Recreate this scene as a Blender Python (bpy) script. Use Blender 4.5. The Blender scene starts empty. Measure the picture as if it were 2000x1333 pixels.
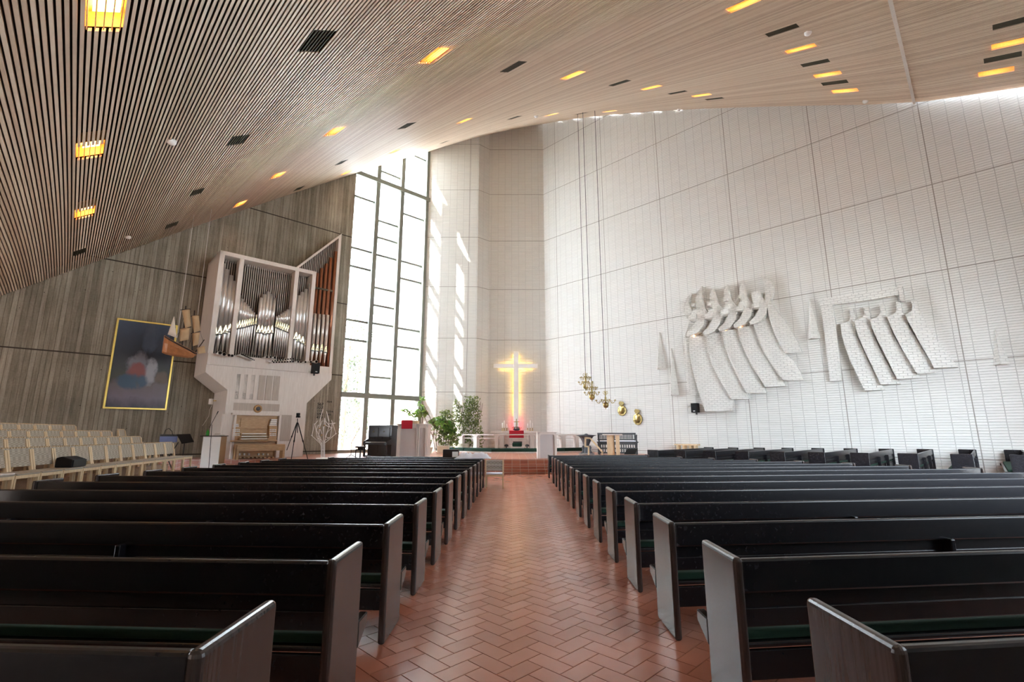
import bpy, bmesh, math, random
from mathutils import Vector, Matrix
R = math.radians
random.seed(7)
scene = bpy.context.scene
COL = scene.collection

# ------------------------------------------------------------------ camera, world, sun, exposure
FPX, TILT = 930.0, R(11.04)
CAM = Vector((0, 0, 1.55))
cd = bpy.data.cameras.new('camera'); co = bpy.data.objects.new('camera', cd); COL.objects.link(co)
co.location = CAM; co.rotation_euler = (R(90) + TILT, 0, 0)
cd.sensor_width = 36; cd.lens = FPX / 2000 * 36; cd.clip_start = .05; cd.clip_end = 500
scene.camera = co
w = bpy.data.worlds.new('sky'); scene.world = w; w.use_nodes = True
bg = w.node_tree.nodes['Background']; bg.inputs[0].default_value = (.80, .89, 1, 1)
sd = bpy.data.lights.new('sun', 'SUN'); so = bpy.data.objects.new('sun', sd); COL.objects.link(so)
SUN = Vector((math.sin(R(68)) * math.cos(R(42.6)), math.cos(R(68)) * math.cos(R(42.6)), -math.sin(R(42.6))))
so.rotation_euler = SUN.to_track_quat('-Z', 'Y').to_euler(); so.location = (-30, 10, 40)
sd.energy = 11; sd.angle = R(.6); sd.color = (1, .95, .87)
# clear sky, brighter towards the sun and paler away from it
_n = w.node_tree.nodes; _tc = _n.new('ShaderNodeTexCoord'); _dp = _n.new('ShaderNodeVectorMath'); _dp.operation = 'DOT_PRODUCT'; _dp.inputs[1].default_value = -SUN
_mr = _n.new('ShaderNodeMapRange'); _mr.inputs['From Min'].default_value = -.1; _mr.inputs['From Max'].default_value = 1.0; _mr.inputs['To Min'].default_value = 1.5; _mr.inputs['To Max'].default_value = 13
w.node_tree.links.new(_tc.outputs['Generated'], _dp.inputs[0]); w.node_tree.links.new(_dp.outputs['Value'], _mr.inputs['Value']); w.node_tree.links.new(_mr.outputs[0], bg.inputs[1])
vs = scene.view_settings
scene.display_settings.display_device = 'sRGB'; vs.view_transform = 'Standard'; vs.look = 'None'; vs.exposure = 2.1; vs.gamma = 1
vs.use_curve_mapping = False
cy = scene.cycles
cy.use_denoising = True; cy.max_bounces = 9; cy.diffuse_bounces = 7; cy.glossy_bounces = 4; cy.transparent_max_bounces = 12
cy.sample_clamp_indirect = 12; cy.caustics_reflective = False; cy.caustics_refractive = False

# ------------------------------------------------------------------ survey of the building
def ray(x, y):
    u = x - 1000; v = 666.5 - y
    return Vector((u, FPX * math.cos(TILT) - v * math.sin(TILT), FPX * math.sin(TILT) + v * math.cos(TILT)))
class Frame:
    """vertical plane: local x along it, local y out of the room, z up"""
    def __init__(s, o, ang):
        s.o = Vector((o[0], o[1], 0)); s.x = Vector((math.cos(ang), math.sin(ang), 0)); s.y = Vector((-math.sin(ang), math.cos(ang), 0))
        s.M = Matrix.Translation(s.o) @ Matrix.Rotation(ang, 4, 'Z')
    def hit(s, px, py, off=0.):          # -> (along, z) at distance off in front of the plane
        r = ray(px, py); p0 = s.o - s.y * off
        k = (p0 - CAM).dot(s.y) / r.dot(s.y); P = CAM + r * k
        return (P - s.o).dot(s.x), P.z
    def w(s, a, off, z): return s.o + s.x * a - s.y * off + Vector((0, 0, z))
def onz(px, py, z):
    r = ray(px, py); return CAM + r * ((z - CAM.z) / r.z)
def aty(px, py, Y):
    r = ray(px, py); return CAM + r * (Y / r.y)
AR = R(-44.3)                                     # right wall runs from the apex towards the camera
FR = Frame((2.37, 33.0), AR); FL = Frame((-10.2, 28.5), R(43.0)); FB = Frame((0, 33.0), 0); FA = Frame((0, 32.3), 0)
C0 = Vector((2.37, 33.0)); dR = Vector((-math.cos(AR), -math.sin(AR))); nR = Vector((math.sin(AR), -math.cos(AR)))
CC = {(0,0):25.1389,(1,0):-0.595854,(0,1):0.340969,(1,1):-0.014651,(2,0):-0.00423751,(0,2):-0.00776839,(1,2):0.00043778,(2,1):8.94379e-05,(3,0):4.10226e-05,(0,3):-0.000116296,(2,2):-1.23873e-05}
PC = -21.06
def zc(x, y):
    q = Vector((x, y)) - C0; u = q.dot(nR); p = q.dot(dR); pp = max(p, PC)
    z = sum(c * u ** a * pp ** b for (a, b), c in CC.items())
    if p < PC: z += (p - PC) * (.34 - .012 * u)
    return z
DE = -0.0466987
dS = dR * math.cos(DE) + nR * math.sin(DE); nS = nR * math.cos(DE) - dR * math.sin(DE)
def on_ceiling(px, py):
    r = ray(px, py); k = 1. / r.y; g0 = -1
    while k * r.y < 60:
        P = CAM + r * k
        if P.z > zc(P.x, P.y): break
        k += .05 / r.y
    q = Vector((P.x, P.y)) - C0
    return q.dot(nS), q.dot(dS)
def zf(y): return -.0078 * y
ZP = .43                                          # chancel platform

# ------------------------------------------------------------------ mesh helpers
class MB:
    def __init__(s, T=None): s.v = []; s.f = []; s.m = []; s.T = T or Matrix.Identity(4)
    def add(s, vs_, fs, m=0, T=None):
        n = len(s.v); X = s.T @ T if T is not None else s.T
        s.v += [X @ Vector(p) for p in vs_]; s.f += [[i + n for i in f] for f in fs]; s.m += [m] * len(fs); return s
    def box(s, a, b, m=0, T=None):
        (x0, y0, z0), (x1, y1, z1) = a, b
        return s.add([(x0,y0,z0),(x1,y0,z0),(x1,y1,z0),(x0,y1,z0),(x0,y0,z1),(x1,y0,z1),(x1,y1,z1),(x0,y1,z1)],
                     [(0,3,2,1),(4,5,6,7),(0,1,5,4),(1,2,6,5),(2,3,7,6),(3,0,4,7)], m, T)
    def tube(s, pts, r, n=8, m=0, cap=True):
        pts = [Vector(p) for p in pts]; rs = r if isinstance(r, (list, tuple)) else [r] * len(pts)
        vv = []; prev = None
        for i, p in enumerate(pts):
            t = (pts[min(i + 1, len(pts) - 1)] - pts[max(i - 1, 0)]).normalized()
            a = prev if prev is not None else (Vector((0, 0, 1)) if abs(t.z) < .9 else Vector((1, 0, 0)))
            b = t.cross(a); b = b.normalized() if b.length > 1e-6 else t.orthogonal().normalized(); a = b.cross(t).normalized(); prev = a
            for k in range(n):
                th = 2 * math.pi * k / n; vv.append(p + (a * math.cos(th) + b * math.sin(th)) * rs[i])
        ff = [(i*n+k, i*n+(k+1)%n, (i+1)*n+(k+1)%n, (i+1)*n+k) for i in range(len(pts)-1) for k in range(n)]
        if cap: ff += [tuple(range(n))[::-1], tuple(range((len(pts)-1)*n, len(pts)*n))]
        return s.add(vv, ff, m)
    def lathe(s, c, prof, n=16, m=0, T=None):
        vv = []; c = Vector(c)
        for (r, z) in prof:
            for k in range(n):
                th = 2 * math.pi * k / n; vv.append(c + Vector((r * math.cos(th), r * math.sin(th), z)))
        ff = [(i*n+k, i*n+(k+1)%n, (i+1)*n+(k+1)%n, (i+1)*n+k) for i in range(len(prof)-1) for k in range(n)]
        ff += [tuple(range(n))[::-1], tuple(range((len(prof)-1)*n, len(prof)*n))]
        return s.add(vv, ff, m, T)
    def prism(s, outline, vec, m=0, T=None):      # outline of 3d points pushed along vec
        n = len(outline); o = [Vector(p) for p in outline]; v = Vector(vec)
        return s.add(o + [p + v for p in o], [tuple(range(n)), tuple(range(2*n-1, n-1, -1))] + [(i, (i+1)%n, (i+1)%n+n, i+n) for i in range(n)], m, T)
    def build(s, name, mats, parent=None, M=None, smooth=False, bevel=0, kind=None, label=None, seg=2):
        PM = PMAT.get(parent.as_pointer()) if parent else Matrix.Identity(4)
        if M is None: M = PM if parent else Matrix.Identity(4)
        me = bpy.data.meshes.new(name); inv = M.inverted()
        bm = bmesh.new(); vv = [bm.verts.new(inv @ p) for p in s.v]
        for f, mi in zip(s.f, s.m):
            try: q = bm.faces.new([vv[i] for i in f]); q.material_index = mi; q.smooth = smooth
            except ValueError: pass
        bmesh.ops.recalc_face_normals(bm, faces=bm.faces)
        bm.to_mesh(me); bm.free()
        for mt in (mats if isinstance(mats, (list, tuple)) else [mats]): me.materials.append(MAT[mt])
        o = bpy.data.objects.new(name, me); COL.objects.link(o)
        if parent: o.parent = parent; o.matrix_basis = PM.inverted() @ M
        else: o.matrix_basis = M
        PMAT[o.as_pointer()] = M.copy()
        if bevel:
            b = o.modifiers.new('bevel', 'BEVEL'); b.width = bevel; b.segments = seg; b.limit_method = 'ANGLE'
        if kind: o['kind'] = kind
        if label: o['label'] = label
        return o
PMAT = {}
def thing(name, label, cat, loc=(0, 0, 0), rz=0, group=None):
    o = bpy.data.objects.new(name, None); COL.objects.link(o); o.empty_display_size = .2
    M = Matrix.Translation(Vector(loc)) @ Matrix.Rotation(rz, 4, 'Z'); o.matrix_basis = M; PMAT[o.as_pointer()] = M.copy()
    return tag(o, label, cat, group)
def tag(o, label, cat, group=None):
    o['label'] = label; o['category'] = cat
    if group: o['group'] = group
    return o
def dup(root, loc, rz, label):
    r = root.copy(); COL.objects.link(r); M = Matrix.Translation(Vector(loc)) @ Matrix.Rotation(rz, 4, 'Z'); r.matrix_basis = M
    PMAT[r.as_pointer()] = M.copy(); r['label'] = label
    for ch in root.children:
        c = ch.copy(); COL.objects.link(c); c.parent = r
        for g in ch.children:
            d = g.copy(); COL.objects.link(d); d.parent = c
    return r
def TR(x, y, z, rz=0, rx=0, ry=0): return Matrix.Translation((x, y, z)) @ Matrix.Rotation(rz, 4, 'Z') @ Matrix.Rotation(ry, 4, 'Y') @ Matrix.Rotation(rx, 4, 'X')

# ------------------------------------------------------------------ materials
MAT = {}
class NT:
    def __init__(s, name):
        m = bpy.data.materials.new(name); m.use_nodes = True; MAT[name] = m; s.m = m; s.t = m.node_tree; s.p = s.t.nodes['Principled BSDF']
    def n(s, typ, **k):
        nd = s.t.nodes.new(typ)
        for a, b in k.items():
            if a.startswith('i_'):
                key = a[2:]; key = int(key) if key.isdigit() else key.replace('_', ' '); nd.inputs[key].default_value = b
            else: setattr(nd, a, b)
        return nd
    def l(s, a, b): s.t.links.new(a, b)
    def ramp(s, fac, stops):
        r = s.n('ShaderNodeValToRGB'); e = r.color_ramp.elements
        while len(e) > 1: e.remove(e[-1])
        e[0].position = stops[0][0]; e[0].color = (*stops[0][1], 1)
        for p, c in stops[1:]: q = e.new(p); q.color = (*c, 1)
        s.l(fac, r.inputs[0]); return r.outputs[0]
    def math(s, op, a, b=None, c=None):
        nd = s.n('ShaderNodeMath', operation=op)
        for i, v in enumerate((a, b, c)):
            if v is None: continue
            if isinstance(v, (int, float)): nd.inputs[i].default_value = v
            else: s.l(v, nd.inputs[i])
        return nd.outputs[0]
    def mix(s, f, a, b, mode='MIX'):
        nd = s.n('ShaderNodeMix', data_type='RGBA', blend_type=mode)
        for i, v in ((0, f), (6, a), (7, b)):
            if isinstance(v, (int, float)): nd.inputs[i].default_value = v
            elif isinstance(v, tuple): nd.inputs[i].default_value = (*v, 1)
            else: s.l(v, nd.inputs[i])
        return nd.outputs[2]
    def coord(s, scale=(1, 1, 1), swap=False, out='Object'):
        tc = s.n('ShaderNodeTexCoord'); src = tc.outputs[out]
        if swap:
            sp = s.n('ShaderNodeSeparateXYZ'); cb = s.n('ShaderNodeCombineXYZ'); s.l(src, sp.inputs[0])
            s.l(sp.outputs[0], cb.inputs[0]); s.l(sp.outputs[2], cb.inputs[1]); s.l(sp.outputs[1], cb.inputs[2]); src = cb.outputs[0]
        mp = s.n('ShaderNodeMapping'); mp.inputs['Scale'].default_value = scale; s.l(src, mp.inputs[0]); return mp.outputs[0]
    def noise(s, vec, scale, detail=4, rough=.5):
        nd = s.n('ShaderNodeTexNoise', i_Scale=scale, i_Detail=detail, i_Roughness=rough); s.l(vec, nd.inputs[0]); return nd.outputs[0]
    def bump(s, h, strength=.4, dist=.01):
        b = s.n('ShaderNodeBump', i_Strength=strength, i_Distance=dist); s.l(h, b.inputs['Height']); s.l(b.outputs[0], s.p.inputs['Normal'])
    def base(s, col, rough=.5, metal=0, spec=.5):
        if isinstance(col, tuple): s.p.inputs['Base Color'].default_value = (*col, 1)
        else: s.l(col, s.p.inputs['Base Color'])
        if isinstance(rough, (int, float)): s.p.inputs['Roughness'].default_value = rough
        else: s.l(rough, s.p.inputs['Roughness'])
        s.p.inputs['Metallic'].default_value = metal; s.p.inputs['Specular IOR Level'].default_value = spec
def flat(name, col, rough=.5, metal=0, var=.12, scale=6, spec=.5):
    t = NT(name); c = t.coord(); f = t.noise(c, scale)
    t.base(t.mix(t.math('MULTIPLY', f, 1.0), tuple(x * (1 - var) for x in col), tuple(min(1, x * (1 + var)) for x in col)), rough, metal, spec); return t
def wood(name, a, b, rough=.45, scale=(1.2, 14, 14), bump=.05, spec=.5):
    t = NT(name); c = t.coord(scale); f = t.noise(c, 2.2, 6, .6); col = t.ramp(f, [(.3, a), (.7, b)])
    t.base(col, rough, 0, spec)
    if bump: t.bump(f, bump, .004)
    return t
def emit(name, col, s_):
    t = NT(name); t.base(col, .5); t.p.inputs['Emission Color'].default_value = (*col, 1); t.p.inputs['Emission Strength'].default_value = s_

def brick(name, tint, panel=True, s0=5.15, w=4.0, bw_=.5, off_=0., mo=.66):
    t = NT(name); c = t.coord(swap=True)
    nz = t.n('ShaderNodeTexNoise', i_Scale=.9, i_Detail=2.); t.l(c, nz.inputs[0])
    off = t.n('ShaderNodeVectorMath', operation='MULTIPLY_ADD'); t.l(nz.outputs[1], off.inputs[0]); off.inputs[1].default_value = (.05, .03, 0); t.l(c, off.inputs[2])
    bt = t.n('ShaderNodeTexBrick', offset=off_, offset_frequency=2, i_Scale=1., i_Mortar_Size=.013, i_Mortar_Smooth=.5, i_Brick_Width=bw_, i_Row_Height=.105)
    bt.inputs['Color1'].default_value = (*tint, 1); bt.inputs['Color2'].default_value = tuple(x * .94 for x in tint) + (1,); bt.inputs['Mortar'].default_value = tuple(x * mo for x in tint) + (1,)
    t.l(off.outputs[0], bt.inputs[0])
    n2 = t.noise(c, 9, 6, .65); n3 = t.noise(c, .35, 3)
    col = t.mix(t.math('MULTIPLY', n3, .5), bt.outputs[0], tuple(x * .86 for x in (.82, .80, .72)))
    h = t.math('SUBTRACT', t.math('MULTIPLY', n2, .9), t.math('MULTIPLY', bt.outputs[1], .9))
    if panel:
        sp = t.n('ShaderNodeSeparateXYZ'); t.l(c, sp.inputs[0])
        def line(v, o, per, hw):
            q = t.math('MODULO', t.math('ADD', v, per * 20 - o + per / 2), per)
            return t.math('LESS_THAN', t.math('ABSOLUTE', t.math('SUBTRACT', q, per / 2)), hw)
        ln = t.math('MAXIMUM', line(sp.outputs[1], 4.33, 3.72, .017), line(sp.outputs[0], s0, w, .017))
        col = t.mix(ln, col, (.34, .32, .29)); h = t.math('SUBTRACT', h, ln)
    t.base(col, .75, 0, .25); t.bump(h, .9, .03); return t
brick('brick_white', (.775, .77, .755))
brick('brick_front', (.77, .76, .73), True, -3.1, 50)
brick('relief_brick', (.80, .79, .77), False, bw_=.27, off_=.5, mo=.78)
t = NT('concrete'); c = t.coord(swap=True)
bd = t.n('ShaderNodeTexBrick', offset=.5, i_Scale=1., i_Mortar_Size=.012, i_Mortar_Smooth=.5, i_Brick_Width=.165, i_Row_Height=90.)
bd.inputs['Color1'].default_value = (.9, .9, .9, 1); bd.inputs['Color2'].default_value = (.25, .25, .25, 1); bd.inputs['Mortar'].default_value = (.1, .1, .1, 1); t.l(c, bd.inputs[0])
mp = t.n('ShaderNodeMapping'); mp.inputs['Scale'].default_value = (7, .35, 1); t.l(c, mp.inputs[0]); st = t.noise(mp.outputs[0], 1.5, 7, .7)
bl = t.noise(c, .45, 4, .6); sm = t.noise(c, 14, 6, .7)
v = t.n('ShaderNodeTexVoronoi', i_Scale=2.2); t.l(c, v.inputs[0]); hole = t.math('LESS_THAN', v.outputs[0], .045)
f = t.math('ADD', t.math('MULTIPLY', bd.outputs[0], .22), t.math('ADD', t.math('MULTIPLY', st, .52), t.math('ADD', t.math('MULTIPLY', bl, .34), t.math('MULTIPLY', sm, .18))))
col = t.ramp(f, [(.36, (.06, .052, .036)), (.60, (.24, .22, .175)), (.84, (.46, .43, .36))])
sp = t.n('ShaderNodeSeparateXYZ'); t.l(c, sp.inputs[0])
def jl(v_, o, per, hw): return t.math('LESS_THAN', t.math('ABSOLUTE', t.math('SUBTRACT', t.math('MODULO', t.math('ADD', v_, per * 20 - o + per / 2), per), per / 2)), hw)
ln = t.math('MAXIMUM', jl(sp.outputs[1], 5.0, 4.42, .03), hole)
col = t.mix(ln, col, (.06, .05, .04)); t.base(col, .85, 0, .2)
t.bump(t.math('SUBTRACT', t.math('ADD', t.math('MULTIPLY', bd.outputs[0], .7), t.math('ADD', t.math('MULTIPLY', st, .5), t.math('MULTIPLY', sm, .35))), ln), 1., .07)

# terracotta tile with a tint per tile
t = NT('tile'); g = t.n('ShaderNodeNewGeometry'); c = t.coord(); nz = t.noise(c, 7, 5, .6)
col = t.ramp(t.math('ADD', t.math('MULTIPLY', g.outputs['Random Per Island'], .7), t.math('MULTIPLY', nz, .3)), [(.1, (.44, .165, .10)), (.5, (.49, .19, .12)), (.9, (.54, .22, .145))])
t.base(col, .25, 0, .7)
flat('grout', (.13, .085, .065), .8)
t = NT('step_tile'); c = t.coord()
sp = t.n('ShaderNodeSeparateXYZ'); cb = t.n('ShaderNodeCombineXYZ'); t.l(c, sp.inputs[0]); t.l(t.math('ADD', sp.outputs[0], 0), cb.inputs[0]); t.l(t.math('ADD', sp.outputs[2], sp.outputs[1]), cb.inputs[1])
bt = t.n('ShaderNodeTexBrick', offset=0., i_Scale=1., i_Mortar_Size=.010, i_Brick_Width=.36, i_Row_Height=.20); t.l(cb.outputs[0], bt.inputs[0])
bt.inputs['Color1'].default_value = (.33, .10, .055, 1); bt.inputs['Color2'].default_value = (.41, .15, .085, 1); bt.inputs['Mortar'].default_value = (.45, .36, .30, 1)
t.base(bt.outputs[0], .35)
t = NT('slat'); g = t.n('ShaderNodeNewGeometry'); c = t.coord(); nz = t.noise(c, 6, 3)
t.base(t.ramp(t.math('ADD', t.math('MULTIPLY', g.outputs['Random Per Island'], .75), t.math('MULTIPLY', nz, .25)), [(.05, (.58, .44, .33)), (.5, (.72, .57, .44)), (.95, (.82, .70, .57))]), .5)
flat('slat_back', (.035, .018, .013), .9)
flat('dark_grille', (.10, .09, .06), .7)
wood('pew_board', (.006, .006, .009), (.016, .015, .018), .26, (14, 1.2, 14), 0, .5)
wood('pew_end', (.030, .020, .018), (.062, .045, .040), .24, (18, 18, 1.0), .05)
flat('green_cloth', (.009, .040, .025), .95, scale=40)
wood('light_wood', (.62, .45, .26), (.76, .60, .38), .5, (8, 8, 1))
wood('tier_wood', (.26, .14, .07), (.36, .21, .11), .4)
wood('white_wood', (.68, .62, .57), (.79, .74, .70), .5, (10, 10, .8))
wood('grey_wood', (.42, .36, .31), (.52, .46, .40), .5, (10, 10, .8))
wood('oak', (.42, .24, .09), (.58, .36, .16), .42, (2, 9, 9))
flat('white_paint', (.86, .85, .83), .45, var=.03)
flat('steel_green', (.20, .22, .19), .5, var=.06)
flat('inset', (.60, .56, .55), .5, var=.03)  # greyer tone put into the sunken panels in place of recess shade
flat('pipe_metal', (.78, .77, .76), .34, .85, var=.04)
flat('pipe_copper', (.34, .15, .09), .35, .85, var=.15)
flat('pipe_brass', (.80, .66, .36), .25, 1.)
flat('brass', (.42, .33, .14), .3, 1., var=.2, scale=20)
flat('gold', (.78, .58, .16), .35, .8)
flat('black', (.007, .007, .008), .55, spec=.25); flat('black_gloss', (.02, .02, .022), .12); flat('hole_shade', (.003, .003, .003), .9)
flat('piano_black', (.03, .03, .034), .16)
flat('dark_grey', (.06, .065, .07), .55)
flat('iron', (.10, .11, .125), .45, .3, scale=25, var=.4)
flat('white_metal', (.85, .85, .84), .4, var=.02)
flat('red_cloth', (.50, .01, .03), .8, var=.08, scale=30)
flat('white_cloth', (.80, .83, .92), .9, var=.03)
flat('candle', (.88, .87, .84), .5, var=.02)
flat('keys', (.8, .78, .72), .3, var=.03); flat('blue_plastic', (.06, .09, .25), .5); flat('green_glass', (.03, .30, .03), .2)
flat('books', (.55, .5, .45), .7, var=.4, scale=60)
flat('terracotta_pot', (.75, .68, .55), .7)
flat('ship_hull', (.40, .17, .07), .3, var=.3, scale=9); flat('ship_dark', (.03, .02, .018), .5); flat('sail', (.55, .40, .24), .9, var=.1); flat('sail_white', (.72, .66, .58), .9)
flat('ground', (.62, .62, .60), .9, var=.1, scale=.6); flat('stone', (.25, .24, .23), .9, var=.4, scale=3)
flat('outside_white', (.85, .85, .84), .8, var=.02)
t = NT('bark'); c = t.coord((9, 9, 1.5)); nz = t.noise(c, 2, 5); t.base(t.ramp(nz, [(.3, (.10, .06, .04)), (.7, (.30, .17, .11))]), .9)
def leafm(name, a, b, trans=.3):
    t = NT(name); g = t.n('ShaderNodeNewGeometry'); col = t.ramp(g.outputs['Random Per Island'], [(0, a), (1, b)]); t.base(col, .45, 0, .4)
    tr = t.n('ShaderNodeBsdfTranslucent'); t.l(col, tr.inputs[0]); mx = t.n('ShaderNodeMixShader', i_0=trans); t.l(t.p.outputs[0], mx.inputs[1]); t.l(tr.outputs[0], mx.inputs[2])
    t.l(mx.outputs[0], t.t.nodes['Material Output'].inputs[0])
leafm('leaf', (.09, .15, .04), (.34, .40, .15)); leafm('leaf_light', (.10, .22, .05), (.30, .45, .10)); leafm('tree_leaf', (.02, .03, .015), (.085, .10, .045), .3)
flat('stem', (.16, .10, .06), .8); flat('moss_green', (.06, .14, .05), .7)
emit('lamp_warm', (1, .60, .20), 3.6); emit('neon_yellow', (1, .62, .14), 3); emit('neon_red', (1, .06, .09), 4); emit('spark', (1, .45, .15), 14)
wood('lamp_wood', (.70, .45, .18), (.82, .58, .28), .5)
t = NT('webbing'); c = t.coord(out='Generated'); ck = t.n('ShaderNodeTexChecker', i_Scale=9.); t.l(c, ck.inputs[0]); ck.inputs[1].default_value = (.34, .30, .24, 1); ck.inputs[2].default_value = (.47, .42, .35, 1)
t.base(ck.outputs[0], .85); t.bump(ck.outputs[1], .5, .01)
t = NT('glass'); t.t.nodes.remove(t.p)
tr = t.n('ShaderNodeBsdfTransparent'); tr.inputs[0].default_value = (.97, .985, .98, 1); gl = t.n('ShaderNodeBsdfGlossy', i_Roughness=.02); lw = t.n('ShaderNodeLayerWeight', i_Blend=.5); frx = t.math('ADD', .03, t.math('MULTIPLY', t.math('POWER', lw.outputs[1], 4.), .35))
mx = t.n('ShaderNodeMixShader'); t.l(frx, mx.inputs[0]); t.l(tr.outputs[0], mx.inputs[1]); t.l(gl.outputs[0], mx.inputs[2]); t.l(mx.outputs[0], t.t.nodes['Material Output'].inputs[0])
# painted canvas: night sky, pale ground and soft patches of colour (no figures)
t = NT('canvas'); c = t.coord(swap=True, out='Generated'); c0 = t.n('ShaderNodeSeparateXYZ'); t.l(c, c0.inputs[0]); nz = t.noise(c, 5, 6, .6)
hgt = t.math('ADD', c0.outputs[1], t.math('MULTIPLY', t.math('SUBTRACT', nz, .5), .25))
col = t.ramp(hgt, [(0, (.05, .05, .07)), (.12, (.16, .13, .18)), (.27, (.13, .11, .12)), (.33, (.05, .05, .035)), (.45, (.02, .022, .022)), (.62, (.008, .009, .022)), (.85, (.018, .028, .06)), (1, (.03, .05, .10))])
def blob(col, cx, cy_, rx, ry, colr):
    dx = t.math('DIVIDE', t.math('SUBTRACT', c0.outputs[0], cx), rx); dy = t.math('DIVIDE', t.math('SUBTRACT', c0.outputs[1], cy_), ry)
    d = t.math('ADD', t.math('ADD', t.math('MULTIPLY', dx, dx), t.math('MULTIPLY', dy, dy)), t.math('MULTIPLY', t.math('SUBTRACT', nz, .5), 3.5))
    r_ = t.n('ShaderNodeMapRange', i_1=1.25, i_2=.45); t.l(d, r_.inputs[0]); return t.mix(r_.outputs[0], col, colr)
col = blob(col, .60, .85, .14, .2, (.05, .07, .12)); col = blob(col, .42, .49, .2, .14, (.16, .16, .20)); col = blob(col, .66, .42, .10, .17, (.30, .31, .36))
col = blob(col, .42, .42, .16, .10, (.20, .045, .04)); col = blob(col, .38, .30, .26, .09, (.03, .07, .13)); col = blob(col, .86, .36, .12, .07, (.12, .085, .06))
t.base(col, .4)
# ------------------------------------------------------------------ shell
def wallstrip(fr, s0, s1, zb, name, mat, mats=None, n=24, thick=.3, top=None):
    mb = MB(fr.M)
    for i in range(n):
        a = s0 + (s1 - s0) * i / n; b = s0 + (s1 - s0) * (i + 1) / n
        pa = fr.w(a, 0, 0); pb = fr.w(b, 0, 0)
        za = zc(pa.x, pa.y) + .45 if top is None else top; zb_ = zc(pb.x, pb.y) + .45 if top is None else top
        mb.add([(a,0,zb),(b,0,zb),(b,0,zb_),(a,0,za),(a,thick,zb),(b,thick,zb),(b,thick,zb_),(a,thick,za)],
               [(0,1,2,3),(5,4,7,6),(3,2,6,7),(1,0,4,5)] + ([(0,3,7,4)] if i == 0 else []) + ([(1,5,6,2)] if i == n - 1 else []))
    return mb.build(name, mat, M=fr.M, kind='structure')
wallstrip(FR, 0, 26, -.4, 'wall_right', 'brick_white', n=60)
wallstrip(FB, -1.67, 2.37, -.2, 'wall_back', 'brick_front')
FN = Frame((-2.46, 32.3), math.atan2(.7, .79)); wallstrip(FN, 0, math.hypot(.7, .79), -.2, 'wall_niche', 'brick_front', n=6)
wallstrip(FA, -6.14, -2.46, -.2, 'wall_front', 'brick_front', n=12)
ow = MB(); ow.box((-9.6, 32.35, -.3), (-6.16, 32.65, 15.5)); ow.build('wall_exterior', 'outside_white', kind='structure')
LW = 26.5
wallstrip(FL, -LW, 0, -.4, 'wall_left', 'concrete', n=40, thick=.85)  # unseen outward thickness shaped to keep sun out of the first window bay
# rear walls (behind the photographer), both glazed; the left band is added to light the ceiling
cornR = FR.w(26, 0, 0); dirRear = -Vector((FR.y.x, FR.y.y, 0))
cornL = FL.w(-LW, 0, 0)
def seg_int(p, d, q, e):
    k = ((q.x - p.x) * e.y - (q.y - p.y) * e.x) / (d.x * e.y - d.y * e.x); return p + d * k
rear = seg_int(cornR, dirRear, cornL, FL.y)
lenA = (rear - cornR).length; lenB = (rear - cornL).length
FRA = Frame((rear.x, rear.y), math.atan2(-(cornR - rear).y, -(cornR - rear).x) + math.pi)   # along towards right corner
if FRA.y.dot(Vector((0, 15, 0)) - FRA.o) > 0: FRA.y = -FRA.y
def openwall(fr, s0, s1, holes, name, mat):
    mb = MB()
    xs = sorted({s0, s1} | {h[0] for h in holes} | {h[1] for h in holes})
    for a, b in zip(xs, xs[1:]):
        pa = fr.w(a, 0, 0); pb = fr.w(b, 0, 0); za = zc(pa.x, pa.y) + .5; zb_ = zc(pb.x, pb.y) + .5
        hs = [h for h in holes if h[0] <= a + 1e-6 and h[1] >= b - 1e-6]
        def q(z0, z1a, z1b):
            P = [fr.w(a, 0, z0), fr.w(b, 0, z0), fr.w(b, 0, z1b), fr.w(a, 0, z1a)]; mb.prism(P, fr.y * .3)
        if hs: q(-.4, hs[0][2], hs[0][2]); P = [fr.w(a, 0, hs[0][3]), fr.w(b, 0, hs[0][3]), fr.w(b, 0, zb_), fr.w(a, 0, za)]; mb.prism(P, fr.y * .3)
        else: q(-.4, za, zb_)
    return mb.build(name, mat, kind='structure')
RW = (lenA - 19, lenA - 6.5, .3, 7.2)
openwall(FRA, 0, lenA, [RW], 'wall_rear', 'brick_white')
FRB = Frame((rear.x, rear.y), math.atan2((cornL - rear).y, (cornL - rear).x))
if FRB.y.dot(Vector((0, 15, 0)) - FRB.o) > 0: FRB.y = -FRB.y
RW2 = (2.0, lenB - 3.0, .3, 2.9)  # unseen glazed band, added to brighten the room and its ceiling
openwall(FRB, 0, lenB, [RW2], 'wall_rear_left', 'concrete')
def glazing(F_, W_, nm, n):
    g = MB(); g.prism([F_.w(W_[0], -.1, W_[2]), F_.w(W_[1], -.1, W_[2]), F_.w(W_[1], -.1, W_[3]), F_.w(W_[0], -.1, W_[3])], F_.y * .01)
    wo = g.build(nm, 'glass', kind='structure'); g = MB()
    for i in range(n):
        a = W_[0] + (W_[1] - W_[0]) * i / (n - 1); g.prism([F_.w(a - .06, -.02, W_[2]), F_.w(a + .06, -.02, W_[2]), F_.w(a + .06, -.02, W_[3]), F_.w(a - .06, -.02, W_[3])], F_.y * .2)
    g.build('window_frame', 'steel_green', wo)
glazing(FRA, RW, 'window_2', 8); glazing(FRB, RW2, 'fill_window', 12)
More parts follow.
